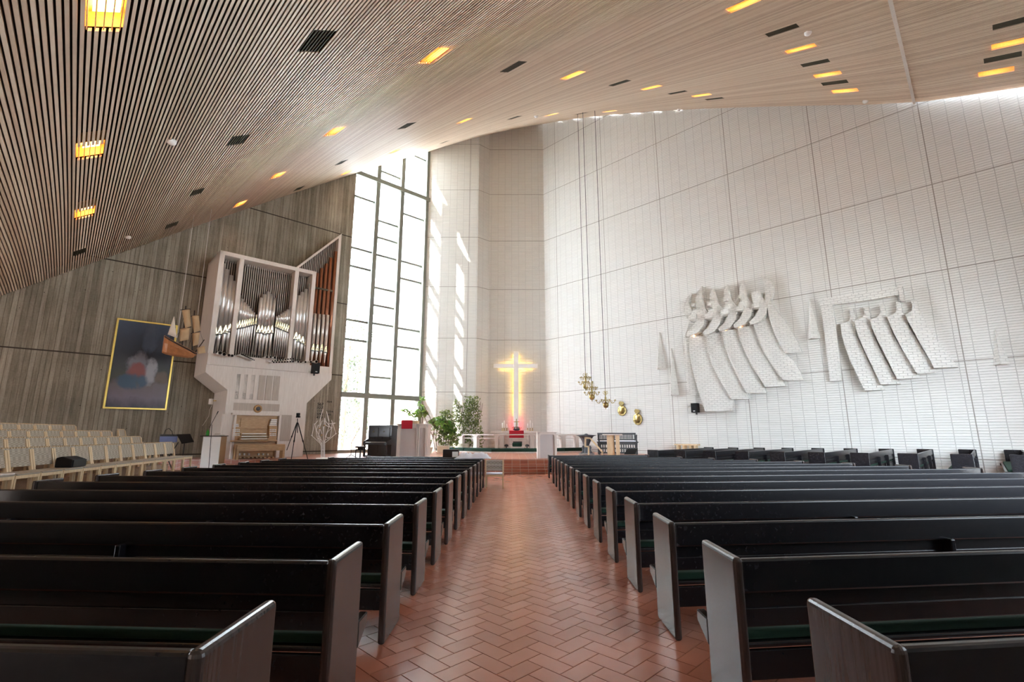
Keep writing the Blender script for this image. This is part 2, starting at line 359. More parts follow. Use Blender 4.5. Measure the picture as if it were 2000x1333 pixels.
def portal(fr, s0, s1, z0, z1, nm):
    ld = bpy.data.lights.new(nm, 'AREA'); ld.shape = 'RECTANGLE'; ld.size = s1 - s0; ld.size_y = z1 - z0; ld.cycles.is_portal = True
    o = bpy.data.objects.new(nm, ld); COL.objects.link(o); o.location = fr.w((s0 + s1) / 2, -.3, (z0 + z1) / 2)
    o.rotation_euler = (-fr.y).to_track_quat('-Z', 'Z').to_euler(); return o
portal(FRA, RW[0], RW[1], RW[2], RW[3], 'daylight_portal_rear')
portal(FRB, RW2[0], RW2[1], RW2[2], RW2[3], 'daylight_portal_side')
portal(FL, 0, 5.57, .5, 21.5, 'daylight_portal')

# ceiling: bent timber slats in parallel vertical planes under a dark deck
poly = [Vector((2.37, 33)), Vector((-1.67, 33)), Vector((-2.46, 32.3)), Vector((-6.14, 32.3)), Vector((-10.2, 28.5)), cornL.xy, rear.xy, cornR.xy]
def clip(v):
    ws = []
    for i in range(len(poly)):
        a = poly[i] - C0; b = poly[(i + 1) % len(poly)] - C0; va, vb = a.dot(nS) - v, b.dot(nS) - v
        if va * vb < 0: k = va / (va - vb); ws.append((a + (b - a) * k).dot(dS))
    return (min(ws), max(ws)) if len(ws) >= 2 else None
LIGHTS = [(205,25),(175,297),(165,418),(652,257),(542,343),(468,399),(848,108),(1118,147),(907,236),(770,296),(1272,171),(1370,186),(1078,224),(1190,217.5),(1455,7),(1564,95),(1616,145),(1650,177),(1975,83),(1945,139),(675,338)]
VENTS = [(617,80),(463,275),(384,376),(336,440),(155,493),(794,246),(666,318),(583,369),(1002,131),(1210,162),(1005,230),(868,278),(1323,181),(1135,222),(1395,193),(1527,59),(1592,123),(1630,162),(1980,43),(1958,113)]
cut = [(*on_ceiling(*p), .20, .45, 'L') for p in LIGHTS] + [(*on_ceiling(*p), .20, .45, 'V') for p in VENTS]
def P3(v_, w_, dz=0.):
    q = C0 + nS * v_ + dS * w_; return Vector((q.x, q.y, zc(q.x, q.y) + dz))
PITCH, SW, SH = .071, .040, .055
mb = MB(); v_ = -.9
while v_ < 33:
    r_ = clip(v_); r2 = clip(v_ + SW)
    if r_ and r2 and r_[1] - r_[0] > .1:
        lo, hi = min(r_[0], r2[0]), max(r_[1], r2[1])
        cuts = sorted((c_[1] - c_[3], c_[1] + c_[3]) for c_ in cut if abs(c_[0] - v_ - SW / 2) < c_[2]); segs = []; a = lo
        for c0_, c1_ in cuts:
            if c0_ > a: segs.append((a, c0_))
            a = max(a, c1_)
        if hi > a: segs.append((a, hi))
        for a, b in segs:
            n = max(1, int((b - a) / 1.4)); vv = []; ff = []
            for i in range(n + 1):
                w_ = a + (b - a) * i / n; A = P3(v_, w_); B = P3(v_ + SW, w_); vv += [A, B, A + Vector((0, 0, SH)), B + Vector((0, 0, SH))]
            for i in range(n):
                k = i * 4; ff += [(k, k+1, k+5, k+4), (k, k+4, k+6, k+2), (k+1, k+3, k+7, k+5)]
            ff += [(0, 2, 3, 1), (n*4, n*4+1, n*4+3, n*4+2)]; mb.add(vv, ff)
    v_ += PITCH
# dark deck above
for i in range(34):
    v0 = -.9 + i * 1.0; v1 = v0 + 1.0; ra, rb = clip(v0 + .01), clip(v1 - .01)
    if not ra and not rb: continue
    ra = ra or rb; rb = rb or ra
    for k in range(16):
        f0, f1 = k / 16, (k + 1) / 16
        L = lambda r0, f_: (r0[0] - .3) + (r0[1] - r0[0] + .6) * f_
        mb.add([P3(v0, L(ra, f0), .42), P3(v1, L(rb, f0), .42), P3(v1, L(rb, f1), .42), P3(v0, L(ra, f1), .42)], [(0, 1, 2, 3)], 1)
# ridge trim along the fold
q0 = C0 + dR * PC; pts = []
for i in range(21):
    q = q0 + nR * (i * 1.45); pts.append(Vector((q.x, q.y, zc(q.x, q.y) - .004)))
ceil = mb.build('ceiling', ['slat', 'slat_back'], kind='structure')
tm = MB()
for a, b in zip(pts, pts[1:]):
    d = Vector((dR.x, dR.y, 0)) * .05; tm.add([a - d, a + d, b + d, b - d, a - d + Vector((0,0,.08)), a + d + Vector((0,0,.08)), b + d + Vector((0,0,.08)), b - d + Vector((0,0,.08))], [(0,1,2,3),(0,4,5,1),(2,6,7,3),(0,3,7,4),(1,5,6,2)])
tm.build('trim_1', 'white_wood', kind='structure')
LN = ['nearest the camera at the upper left corner', 'on the left, second up from the concrete wall', 'low on the far left beside a black vent', 'above and left of the window head',
      'above the organ, right of a grey vent', 'above the organ close to the concrete wall', 'bright one left of the middle of the ceiling', 'upper middle above the cross', 'above the sunlit brick front', 'small one over the window',
      'right of the cross, between two vents', 'small one over the white wall right of the cross', 'thin one just above the cross niche', 'very faint thin one over the chandelier wires', 'cut by the top edge of the picture',
      'longest of the row left of the ceiling fold', 'middle of the row left of the ceiling fold', 'lowest of the row left of the ceiling fold', 'upper one right of the ceiling fold', 'lower one right of the ceiling fold', 'faint one at the top of the concrete wall']
VN = ['large one at the upper left of the ceiling', 'on the left half above the organ', 'left of two lamps above the organ', 'nearest to the concrete wall above the organ', 'black one low on the far left', 'above the sunlit window',
      'small one by the window head', 'faint one against the concrete wall', 'in the middle of the ceiling', 'right of a lamp above the cross', 'thin one left of the cross niche top', 'thin one over the sunlit brick front',
      'thin one over the white wall', 'faint one above the chandelier wires', 'thinnest one over the white wall', 'longest of the row left of the fold', 'middle of the row left of the fold', 'lowest of the row left of the fold',
      'upper one right of the fold', 'lower one right of the fold']
def box_on(mb, v_, w_, hv, hw, z0, z1, m=0, walls=False):
    A = [P3(v_ - hv, w_ - hw), P3(v_ + hv, w_ - hw), P3(v_ + hv, w_ + hw), P3(v_ - hv, w_ + hw)]
    vv = [p + Vector((0, 0, z0)) for p in A] + [p + Vector((0, 0, z1)) for p in A]
    ff = [(0,1,5,4),(1,2,6,5),(2,3,7,6),(3,0,4,7),(4,5,6,7)] + ([] if walls else [(0,3,2,1)])
    mb.add(vv, ff, m)
for i, c_ in enumerate(cut):
    isL = c_[4] == 'L'; j = i if isL else i - len(LIGHTS); p = P3(c_[0], c_[1])
    o = thing('ceiling_lamp' if isL else 'ceiling_vent', ('recessed warm ceiling lamp, ' if isL else 'dark slatted ceiling vent, ') + (LN[j] if isL else VN[j]), 'lamp' if isL else 'vent', p, 0, 'recessed lamps between the ceiling slats' if isL else 'vents set in the ceiling slats')
    if isL:
        b = MB(); box_on(b, c_[0], c_[1], .22, .47, .09, .34, walls=True); b.build('housing', 'lamp_wood', o)
        b = MB(); box_on(b, c_[0], c_[1], .14, .34, .26, .31); b.build('lamp_tube', 'lamp_warm', o)
        b = MB()
        for k in range(-2, 3): box_on(b, c_[0] + k * .085, c_[1], .006, .45, .02, .12)
        b.build('louvre', 'lamp_wood', o)
    else:
        b = MB(); box_on(b, c_[0], c_[1], .21, .46, .05, .12); b.build('backing', 'dark_grille', o)
        b = MB()
        for k in range(-3, 4): box_on(b, c_[0] + k * .06, c_[1], .008, .45, .01, .05)
        b.build('grille', 'dark_grille', o)
for i, (p, lb) in enumerate([((335,275),'left of the large lamp'), ((250,462),'low by the concrete wall'), ((1578,62),'beside the longest vent left of the fold'), ((1047,226),'above the cross niche'), ((1326,213),'over the white wall'), ((1690,197),'near the fold')]):
    a, b_ = on_ceiling(*p); q = P3(a, b_); o = thing('ceiling_sensor', 'small white ceiling sensor, ' + lb, 'sensor', q, 0, 'white sensors on the ceiling')
    m_ = MB(TR(q.x, q.y, q.z)); m_.lathe((0, 0, 0), [(.11, .02), (.11, -.05), (.08, -.09), (.02, -.11)], 14); m_.build('dome', 'white_metal', o, smooth=True)

# ------------------------------------------------------------------ floor
mb = MB(); mb.add([(-26, -9, zf(-9)-.012), (26, -9, zf(-9)-.012), (26, 24, zf(24)-.012), (-26, 24, zf(24)-.012)], [(0, 1, 2, 3)], 1)
mb.add([(-26, 24, zf(24)-.012), (26, 24, zf(24)-.012), (26, 36, zf(24)-.012), (-26, 36, zf(24)-.012)], [(0,1,2,3)], 1)
TW, TG = .15, .008
def tile(cx, cy_, ang, L, W_):
    c_, s_ = math.cos(ang), math.sin(ang); pts = []
    for a, b in ((-L/2, -W_/2), (L/2, -W_/2), (L/2, W_/2), (-L/2, W_/2)):
        a = a - math.copysign(TG/2, a); b = b - math.copysign(TG/2, b); x = cx + a*c_ - b*s_; y = cy_ + a*s_ + b*c_; pts.append((x, y))
    top = [(x, y, zf(y)) for x, y in pts]; bot = [(x + (x-cx)*.02, y + (y-cy_)*.02, zf(y)-.012) for x, y in pts]
    mb.add(top + bot, [(0,1,2,3),(0,4,5,1),(1,5,6,2),(2,6,7,3),(3,7,4,0)])
q45 = R(45); ca, sa = math.cos(q45), math.sin(q45); W_ = TW
# herringbone lattice vectors in tile units (W): (1,1) and (2,-2)
a1 = Vector((W_, W_)); a2 = Vector((2 * W_, -2 * W_))
for i in range(-230, 230):
    for j in range(-80, 80):
        o_ = a1 * i + a2 * j
        for (dx, dy, ang) in ((W_, W_ * .5, 0), (W_ * 2.5, W_ * 0 , R(90))):
            lx, ly = o_.x + dx, o_.y + dy
            X = lx * ca - ly * sa; Y = lx * sa + ly * ca + 11.5
            if not (1.2 < Y < 21.2): continue
            if abs(X) > 2.2 + (Y < 9) * 5 and (Y > 12 or abs(X) > 5.5): continue
            tile(X, Y, ang + q45, 2 * W_, W_)
mb.build('floor', ['tile', 'grout'], kind='structure')
# chancel platform and its three steps
mb = MB(); zr = zf(21.3); rise = (ZP - zr) / 3
for k in range(3): mb.box((-14, 21.3 + .35 * k, -.4), (9.5, 21.3 + .35 * (k + 1) if k < 2 else 22.02, zr + rise * (k + 1)))
mb.build('floor_step', 'step_tile', kind='structure')
mb = MB(); mb.prism([(-14.6, 22.02, -.4), (11.5, 22.02, -.4), (12.6, 23.2, -.4), (2.6, 33.1, -.4), (-1.7, 33.1, -.4), (-6.2, 32.5, -.4), (-10.3, 28.6, -.4), (-16.5, 22.5, -.4)], (0, 0, .4 + ZP))
mb.build('floor_platform', 'step_tile', kind='structure')
side = [FR.w(9.6, .02, 0), FR.w(25.9, .02, 0), FR.w(25.9, 6.5, 0), FR.w(9.6, 6.5, 0)]
mb = MB(); mb.prism([(p.x, p.y, -.4) for p in side], (0, 0, .40)); mb.v = [Vector((p.x, p.y, p.z if p.z < -.3 else -.01 + .0105 * ((p - FR.o).dot(FR.x) - 10))) for p in mb.v]; mb.build('floor_side', 'step_tile', kind='structure')
mb = MB(); mb.add([(-160, -80, -.55), (160, -80, -.55), (160, 200, -.55), (-160, 200, -.55)], [(0, 1, 2, 3)]); mb.build('ground', 'ground', kind='structure')

# ------------------------------------------------------------------ window beside the altar
WLN = 5.62
wz = lambda x, y: FL.hit(x, y)[1]; wsx = lambda x, y: FL.hit(x, y)[0]
zt0, zt1 = 3.72, 18.25
win = MB(FL.M); win.box((0, .30, .5), (WLN, .32, 23)); win = win.build('window_1', 'glass', M=FL.M, kind='structure')
fm = MB(FL.M); MS = [1.62, 3.45, 5.50]
for s_ in MS: fm.box((s_ - .14, -.02, ZP), (s_ + .14, .38, zc(*FL.w(s_, 0, 0).xy) + .1))
fm.box((0, .2, ZP), (.12, .38, 18.6)); fm.box((0, .1, ZP), (WLN, .4, .62)); fm.build('window_frame', 'steel_green', win, bevel=.01)
for z_, e in ((zt0, .35), (zt1, .35)):
    b = MB(FL.M); b.box((-.02, -.10, z_), (WLN + e, .36, z_ + .30)); b.build('transom', 'steel_green', win, bevel=.01)
def c7(x, y): return 650 + .4655 * x, 240 + .4655 * y
bars = [(95,300,0),(72,515,0),(64,592,0),(48,820,0),(43,903,0),(190,190,1),(178,400,1),(172,470,1),(165,543,1),(160,683,1),(153,757,1),(150,835,1),(143,985,1),(140,1063,1),(288,372,2),(278,573,2),(273,645,2),(265,857,2),(260,935,2),(345,132,2)]
for x, y, k in bars:
    s_, z_ = FL.hit(*c7(x, y)); b = MB(FL.M); s0, s1 = ((0, MS[0]), (MS[0], MS[1]), (MS[1], MS[2]))[k]
    b.box((s0, .18, z_ - .065), (s1, .36, z_ + .065)); b.build('glazing_bar', 'steel_green', win)

# ------------------------------------------------------------------ pews
ORD = ['first', 'second', 'third', 'fourth', 'fifth', 'sixth', 'seventh', 'eighth', 'ninth', 'tenth', 'eleventh', 'twelfth', 'thirteenth', 'fourteenth', 'fifteenth']
def pew(T, L, fz, label, group, nsup=2, H=.88, dep=.50, em='pew_end'):
    """T: local x along the bench from its near end, local y towards the sitter's front, origin = rear foot of the near end"""
    o = thing('pew', label, 'pew', T @ Vector((0, 0, fz)), 0, group)
    for x in (0, L - .055):
        b = MB(T); b.box((x, 0, fz), (x + .055, dep, fz + H)); b.build('end_panel', em, o, bevel=.022, seg=3)
    b = MB(T); b.box((.055, .03, fz + H - .20), (L - .055, .075, fz + H - .015)); b.build('top_rail', 'pew_board', o, bevel=.014)
    b = MB(T); b.box((.055, .06, fz + .51), (L - .055, .085, fz + H - .19)); b.box((.055, .05, fz + .50), (L - .055, .09, fz + .60)); b.build('backrest', 'pew_board', o, bevel=.006)
    b = MB(T); b.box((.055, .065, fz + .385), (L - .055, .64, fz + .415)); b.build('seat', 'pew_board', o, bevel=.01)
    b = MB(T); b.box((.07, .10, fz + .415), (L - .07, .58, fz + .47)); b.build('cushion', 'green_cloth', o, bevel=.012)
    b = MB(T); b.box((.055, .07, fz + .22), (L - .055, .10, fz + .375)); b.build('apron', 'pew_board', o, bevel=.008)
    for s_ in (-.004, L - .051):
        b = MB(T); b.prism([(s_, dep - .02, fz + .40), (s_, .66, fz + .40), (s_, .66, fz + .33), (s_, dep - .02, fz + .24)], (.055, 0, 0)); b.build('seat_bracket', em, o, bevel=.008)
    for k in range(nsup):
        x = L * (k + 1) / (nsup + 1); b = MB(T); b.box((x - .022, -.03, fz + .0), (x + .022, .06, fz + .70)); b.build('support', 'pew_board', o, bevel=.01)
    return o
def basis(P, ex, ey): return Matrix(((ex[0], ey[0], 0, P[0]), (ex[1], ey[1], 0, P[1]), (0, 0, 1, 0), (0, 0, 0, 1)))
RX = [11.2, 11.2, 11.2, 11.2, 11.2, 11.2, 11.0, 10.5, 9.8, 9.2, 8.5, 7.7, 6.8, 6.1, 5.5]
for k in range(15):
    yf = 2.21 + 1.175 * k + (1.0 if k == 14 else 0); x0 = 1.245 + .0125 * k; a = R(6.2); L = (RX[k] - x0) / math.cos(a)
    T = basis((x0, yf - .5), (math.cos(a), math.sin(a)), (.0105, 1)); fz = zf(yf - .5)
    e = 'nearest the camera' if k == 0 else 'front-most, nearest the altar steps' if k == 14 else ORD[k] + ' row counted from the camera'
    pew(T, L, fz, 'long dark-stained pew right of the aisle, ' + e, 'dark pews right of the aisle', 3)
LX = [-7.6] * 13 + [-6.4, -5.4]; LI = [-.99 + .0085 * k for k in range(13)] + [-.95, -2.45]
for k in range(15):
    yf = 2.18 + 1.155 * k; x0 = LI[k]; a = R(3.2); L = abs(LX[k] - x0) / math.cos(a)
    T = basis((x0, yf - .5), (-math.cos(a), math.sin(a)), (.0105, 1)); fz = zf(yf - .5)
    e = 'nearest the camera' if k == 0 else 'front-most and shortest' if k == 14 else ORD[k] + ' row counted from the camera'
    pew(T, L, fz, 'long dark-stained pew left of the aisle, ' + e, 'dark pews left of the aisle', 2)
SN = [(1311,881.5),(1355,882.5),(1403,885),(1457,886.8),(1518,888.6),(1588,890.4),(1669,892),(1763,894),(1876,897),(2010,900)]
for k, (px, py) in enumerate(SN):
    s_ = 10.85 + 1.21 * k; Ln = 5.9; P = FR.w(s_ + .5, .3 + Ln, 0)
    T = basis(P.xy, FR.y.xy, -FR.x.xy)
    e = 'farthest, closest to the altar' if k == 0 else 'nearest, its green seat at the right edge' if k == 9 else ORD[k] + ' counted from the altar end'
    pew(T, Ln, -.01 + .0105 * (s_ - 10), 'short dark side pew against the white wall, ' + e, 'side pews against the right wall', 2, em='pew_board')  # end panels take the darker board colour to imitate their backlit shade

# ------------------------------------------------------------------ organ on the concrete wall
OFF = 2.6
def oh(px, py, off=OFF): return FL.hit(px, py, off)
def lw(a, off, z): return FL.w(a, off, z)
s0 = oh(418, 590)[0]; s1 = oh(611, 620)[0]; zT = (oh(429, 488)[1] + oh(617, 531)[1]) / 2; zB = (oh(408, 690)[1] + oh(606, 712)[1]) / 2
org = thing('pipe_organ', 'tall whitewashed pipe organ with silver and copper pipes on the concrete wall', 'organ', FL.w((s0 + s1) / 2, OFF, ZP), R(43))
LM = FL.M
def lbox(mb, a0, a1, o0, o1, z0, z1, m=0): return mb.box((a0, -o1, z0), (a1, -o0, z1), m)
b = MB(LM)
for a0, a1 in ((s0, s0 + .22), (s1 - .2, s1)): lbox(b, a0, a1, .02, OFF, zB, zT)
lbox(b, s0, s1, .02, OFF, zT - .2, zT); lbox(b, s0, s1, .02, OFF + .15, zB - .5, zB + .02)
lbox(b, s0, s1, .02, .12, zB, zT); b.build('upper_case', 'white_wood', org, bevel=.01)
for px, py in ((463, 595), (573, 615)):
    a = oh(px, py)[0]; b = MB(LM); lbox(b, a - .1, a + .1, OFF - .55, OFF, zB, zT - .2); b.build('divider', 'white_wood', org, bevel=.01)
b = MB(LM); lbox(b, s0 + .2, s1 - .2, 1.56, 1.6, zB, zT - .2); b.build('back_panel', 'slat_back', org)
b = MB(LM); a = s0 + .3
while a < s1 - .25: lbox(b, a, a + .042, OFF - .75, OFF - .69, zB + .1, zT - .2); a += .098
b.build('grille', 'grey_wood', org)
# angled wing on the right
w0 = oh(520, 560, 1.5)[0]; w1 = oh(657, 600, 1.5)[0]; zw0 = oh(560, 523, 1.5)[1]; zw1 = oh(666, 456, 1.5)[1]; zwb = oh(650, 737, 1.5)[1]; w0b = oh(565, 620, 1.5)[0]
def wz_(a): return zw0 + (zw1 - zw0) * (a - w0b) / (w1 - w0b)
b = MB(LM); b.prism([(w1 - .16, -.02, zwb), (w1, -.02, zwb), (w1, -.02, zw1), (w1 - .16, -.02, wz_(w1 - .16))], (0, -1.5, 0))
b.prism([(w0, -.02, wz_(w0) - .16), (w1, -.02, zw1 - .16), (w1, -.02, zw1), (w0, -.02, wz_(w0))], (0, -1.5, 0)); lbox(b, s1 - .3, w1, .02, 1.5, zwb, zwb + .55); b.build('wing_case', 'white_wood', org, bevel=.01)
b = MB(LM); b.prism([(s1 - .4, -.7, zwb), (w1 - .1, -.7, zwb), (w1 - .1, -.7, wz_(w1) - .2), (w0, -.7, wz_(w0) - .1), (w0, -.7, zT - 1)], (0, .05, 0)); b.build('wing_back', 'slat_back', org)
b = MB(LM); a = w0 + .1
while a < w1 - .16: lbox(b, a, a + .042, 1.0, 1.06, zwb + .5, wz_(a) - .12); a += .098
b.build('wing_grille', 'grey_wood', org)
def c8(x, y): return 400 + .18 * x, 480 + .18 * y
def pipe(top, mouth, foot, r, mat='pipe_metal', off=OFF - .28, nm='pipe'):
    a, zt = oh(*c8(*top), off); _, zm = oh(*c8(*mouth), off); _, zf_ = oh(*c8(*foot), off)
    p = lw(a, off, 0); b = MB(TR(p.x, p.y, 0))
    b.lathe((0, 0, 0), [(r, zm + .35), (r, zt), (r * .8, zt + .001)], 14)
    b.lathe((0, 0, 0), [(r * .3, zf_), (r * 1.0, zm), (r, zm + .35)], 14, 0)
    q = [(-r * .95, -r * .6, zm), (r * .95, -r * .6, zm), (0, -r * 1.02, zm + .36)]; X = Matrix.Rotation(R(43), 4, 'Z')
    b.add([(-r*.9, -r*.75, zm+.02), (r*.9, -r*.75, zm+.02), (r*.4, -r*1.12, zm+.26), (0, -r*1.08, zm+.40), (-r*.4, -r*1.12, zm+.26)], [(0,1,2,3,4)], 1, X)
    b.add([(-r*1.05, -r*1.0, zm-.05), (r*1.05, -r*1.0, zm-.05), (r*1.05, -r*1.0, zm), (-r*1.05, -r*1.0, zm)], [(0,1,2,3)], 2, X)
    b.build(nm, [mat, 'pipe_brass', 'dark_grey'], org, smooth=True)
def run(tops, mouths, feet, r, **k):
    n = len(tops)
    for i in range(n): pipe(tops[i], mouths[i], feet[i], r if not isinstance(r, list) else r[i], **k)
L4 = [(195,195),(240,262),(287,328),(325,390)]; run(L4, [(98,965),(157,962),(210,952),(263,938)], [(80,1140),(140,1148),(193,1152),(247,1160)], .115)
A9 = [(375,540),(402,580),(428,612),(450,638),(472,658),(492,683),(510,708),(532,727),(560,748)]
run(A9, [(338 + 27*i, 905 - 6*i) for i in range(9)], [(300 + 27*i, 1165 + 2*i) for i in range(9)], [.08 - .004*i for i in range(9)], off=OFF - .2)
run([(612,568),(652,533),(690,503),(722,528),(757,570)], [(572,945),(605,948),(643,965),(682,955),(718,950)], [(560,1190)] * 5, .095)
run([(782,772),(805,760),(828,743),(850,728),(875,712),(900,695),(925,675),(945,660),(963,645)][:9], [(750 + 22*i, 885 + 9*i) for i in range(9)], [(740,1205)] * 9, [.05 + .004*i for i in range(9)], off=OFF - .2)
run([(1020,545),(1058,508),(1100,475),(1150,418)], [(980,1020),(1015,1045),(1055,1065),(1100,1090)], [(970,1230)] * 4, .115)
for i, tp in enumerate([(1225,303),(1270,250),(1320,200),(1368,135),(1425,70)]):
    a, zt = oh(*c8(*tp), 1.35); p = lw(a, 1.35, 0); b = MB(TR(p.x, p.y, 0)); r = .085 + .012 * i
    b.lathe((0, 0, 0), [(r, zwb + .5), (r, zt), (r * .8, zt + .001)], 14); b.build('copper_pipe', 'pipe_copper', org, smooth=True, label='copper-brown pipe')
run([(1200,740),(1245,745),(1290,750),(1335,755)], [(1172,1140),(1215,1145),(1262,1142),(1307,1160)], [(1160,1262),(1205,1265),(1250,1270),(1300,1275)], .09, off=1.5)
b = MB(LM); lbox(b, s1 + .1, w1 - .1, 1.42, 1.46, zwb + 3.1, zwb + 3.2); lbox(b, s1 + .1, w1 - .1, 1.42, 1.46, zwb + 4.9, zwb + 5.0); b.build('pipe_rail', 'dark_grille', org)
hor = [(165,1165,.09),(210,1180,.085),(262,1190,.075),(298,1195,.07)] + [(400 + 15*i, 1180 + 7*i, .05 - .002*i) for i in range(10)] + [(675,1210,.06),(715,1210,.06),(760,1215,.065)] + \
      [(735 + 28*i, 1254 - 3.4*i, .045) for i in range(9)] + [(748 + 30*i, 1268 - 1.2*i, .05) for i in range(8)] + [(1013,1262,.055),(1043,1264,.06),(1092,1264,.065),(1150,1262,.07),(1212,1260,.085)]
for x, y, r in hor:
    a, z_ = oh(*c8(x, y), OFF + .75); b = MB(LM)
    b.tube([(a, -(OFF - .1), z_ + .05), (a, -(OFF + .3), z_ + .02), (a, -(OFF + .75), z_)], [r * .35, r * .6, r], 10); b.tube([(a, -(OFF + .745), z_), (a, -(OFF + .756), z_)], r * .8, 10, 1)  # black disc on the closed end stands in for the dark bore
    b.build('trumpet_pipe', ['pipe_metal', 'hole_shade'], org, smooth=True)
# lower case
out = [oh(x, y) for x, y in ((405, 705), (421, 743), (438, 762))]; sl = oh(434, 850)[0]; sr = oh(594, 850)[0]
zc0 = out[2][1]; rg = [oh(597, 788), oh(647, 742)]
ol = [(s0, zB - .45), (s0, zc0 + .75), (sl, zc0), (sl, ZP), (sr, ZP), (sr, rg[0][1]), (rg[1][0], rg[1][1]), (rg[1][0], zwb + .05), (s1, zwb + .1), (s1, zB - .45)]
b = MB(LM); b.prism([(a, -.02, z_) for a, z_ in ol], (0, -OFF, 0)); b.build('lower_case', 'white_wood', org, bevel=.01)
def orect(nm, x0, y0, x1, y1, o0, o1, mat, bev=.004, lab=None, wd=None):
    ym = (y0 + y1) / 2; a0 = oh(x0, ym, o1)[0]; a1 = oh(x1, ym, o1)[0]; z1_ = oh((x0 + x1) / 2, y0, o1)[1]; z0_ = oh((x0 + x1) / 2, y1, o1)[1]; b = MB(LM); lbox(b, a0, a1, o0, o1, z0_, z1_); return b.build(nm, mat, org if wd is None else wd, bevel=bev, label=lab)
for i in range(6):
    x0 = 461 + i * 14.3; yb = 780 + i * .6; yt = 731 + i * .8
    orect('panel', x0 + (6.5 if i < 3 else 1), yt, x0 + 13, yb, OFF, OFF + .05, 'white_wood' if i < 3 else 'grey_wood', lab='grey-brown panel' if i > 2 else None)
    if i < 3: orect('slot', x0 - .5, yt, x0 + 6.3, yb, OFF, OFF + .02, 'hole_shade', 0, 'black strip standing in for an open slot')  # solid black strip; its colour imitates the dark inside of a gap
orect('nameboard', 456, 788.5, 546, 803, OFF, OFF + .03, 'grey_wood')
orect('console_back', 457, 812, 544, 903, OFF, OFF + .04, 'oak', 0)
for nm, q in (('console_frame', (454, 809, 458, 905)), ('console_frame', (542, 811, 546, 903)), ('console_frame', (454, 808, 546, 812))): orect(nm, *q, OFF, OFF + .3, 'white_wood')
orect('door', 431, 809, 456, 864, OFF + .05, OFF + .12, 'white_wood'); orect('door', 545, 811, 568, 862, OFF + .05, OFF + .12, 'grey_wood', lab='grey-brown open door')
orect('music_desk', 470, 818, 522, 838, OFF + .04, OFF + .1, 'oak')
for i, y in enumerate((846.5, 851.5, 856.5)):
    m_ = orect('manual', 470 - i, y, 523 + i, y + 3.2, OFF + .04, OFF + .35 + .1 * i, 'oak'); orect('keys', 473 - i, y + .4, 520 + i, y + 2, OFF + .3 + .1 * i, OFF + .38 + .1 * i, 'keys', 0, wd=m_)
orect('key_bed', 455, 860.5, 541, 863, OFF + .04, OFF + .62, 'oak')
for x0, cols, nc in ((454.5, 468, 4), (525.5, 541, 4)):
    jm = orect('stop_jamb', x0, 833 if x0 > 500 else 834, cols, 861, OFF + .04, OFF + .25, 'oak')
    for r_ in range(4):
        for c_ in range(nc):
            a, z_ = oh(x0 + 2 + c_ * 3.3, 840 + r_ * 3.2 + (1.5 if r_ > 1 else 0), OFF + .25); b = MB(LM); b.tube([(a, -(OFF + .25), z_), (a, -(OFF + .31), z_)], .028, 8); b.build('stop_knob', 'keys', jm)
for x, y in ((526, 824), (456, 828)): orect('shelf', x, y + 8, x + 15, y + 10, OFF + .04, OFF + .3, 'oak')
orect('pedal_board', 465, 897, 540, 903, OFF + .04, OFF + .7, 'oak')
for i in range(9): orect('pedal', 468 + i * 8, 893, 472 + i * 8, 895.5, OFF + .04, OFF + .6, 'oak', 0)
for i in range(6): orect('swell_pedal', 467 + i * 9 + (10 if i > 2 else 0), 886, 470 + i * 9 + (10 if i > 2 else 0), 890, OFF + .04, OFF + .14, 'keys', 0)
a, z_ = oh(504, 799, OFF + .1); em = thing('carved_medallion', 'round carved wooden medallion above the organ console', 'medallion', FL.w(a, OFF + .1, z_ - .2))
b = MB(LM @ TR(a, -OFF - .10, z_, 0, R(90))); b.lathe((0, 0, 0), [(.17, -.07), (.19, -.03), (.17, .03), (.12, .06), (.12, .03), (.05, .05), (.02, .08)], 20); b.build('rim', 'oak', em, smooth=True)
b = MB(LM @ TR(a, -OFF - .10, z_, 0, R(90))); b.lathe((0, 0, 0), [(.11, .02), (.09, .05), (.04, .09), (.01, .10)], 14); b.build('relief', 'iron', em, smooth=True)
for i, (x0, x1, y, n) in enumerate(((526, 540, 832, 7), (456, 466, 834, 3))):
    for k in range(n):
        a0, z0 = oh(x0 + (k * .4), y, OFF + .2); a1 = oh(x1, y, OFF + .2)[0]; b = MB(LM); lbox(b, a0, a1 - .01 * (k % 3), OFF + .06, OFF + .24, z0 + .045 * k, z0 + .045 * k + .04)
        o = b.build('book', 'books' if k % 2 else 'white_paint'); tag(o, '%s hymn book on the %s stop jamb of the organ' % (['bottom', 'second lowest', 'third lowest', 'middle', 'third from the top', 'next to topmost', 'topmost'][k if n == 7 else k * 3], 'right' if i == 0 else 'left'), 'book', 'hymn books stacked on the organ console')
# bench in front of the console
def wpt(px, py, z): p = onz(px, py, z); return p
a0 = oh(461, 890, 3.9)[0]; a1 = oh(555, 890, 3.9)[0]; zb = oh(500, 869, 3.9)[1]
bn = thing('organ_bench', 'light oak organ bench in front of the organ keyboards', 'bench', FL.w((a0 + a1) / 2, 3.9, ZP), R(43))
b = MB(LM); lbox(b, a0, a1, 3.5, 3.95, zb - .08, zb); b.build('seat', 'oak', bn, bevel=.01)
b = MB(LM); lbox(b, a0 + .05, a1 - .05, 3.88, 3.94, zb - .28, zb - .08); b.build('rail', 'oak', bn)
for a in (a0, a1 - .09): b = MB(LM); lbox(b, a, a + .09, 3.5, 3.95, ZP, zb - .08); b.build('leg', 'oak', bn)
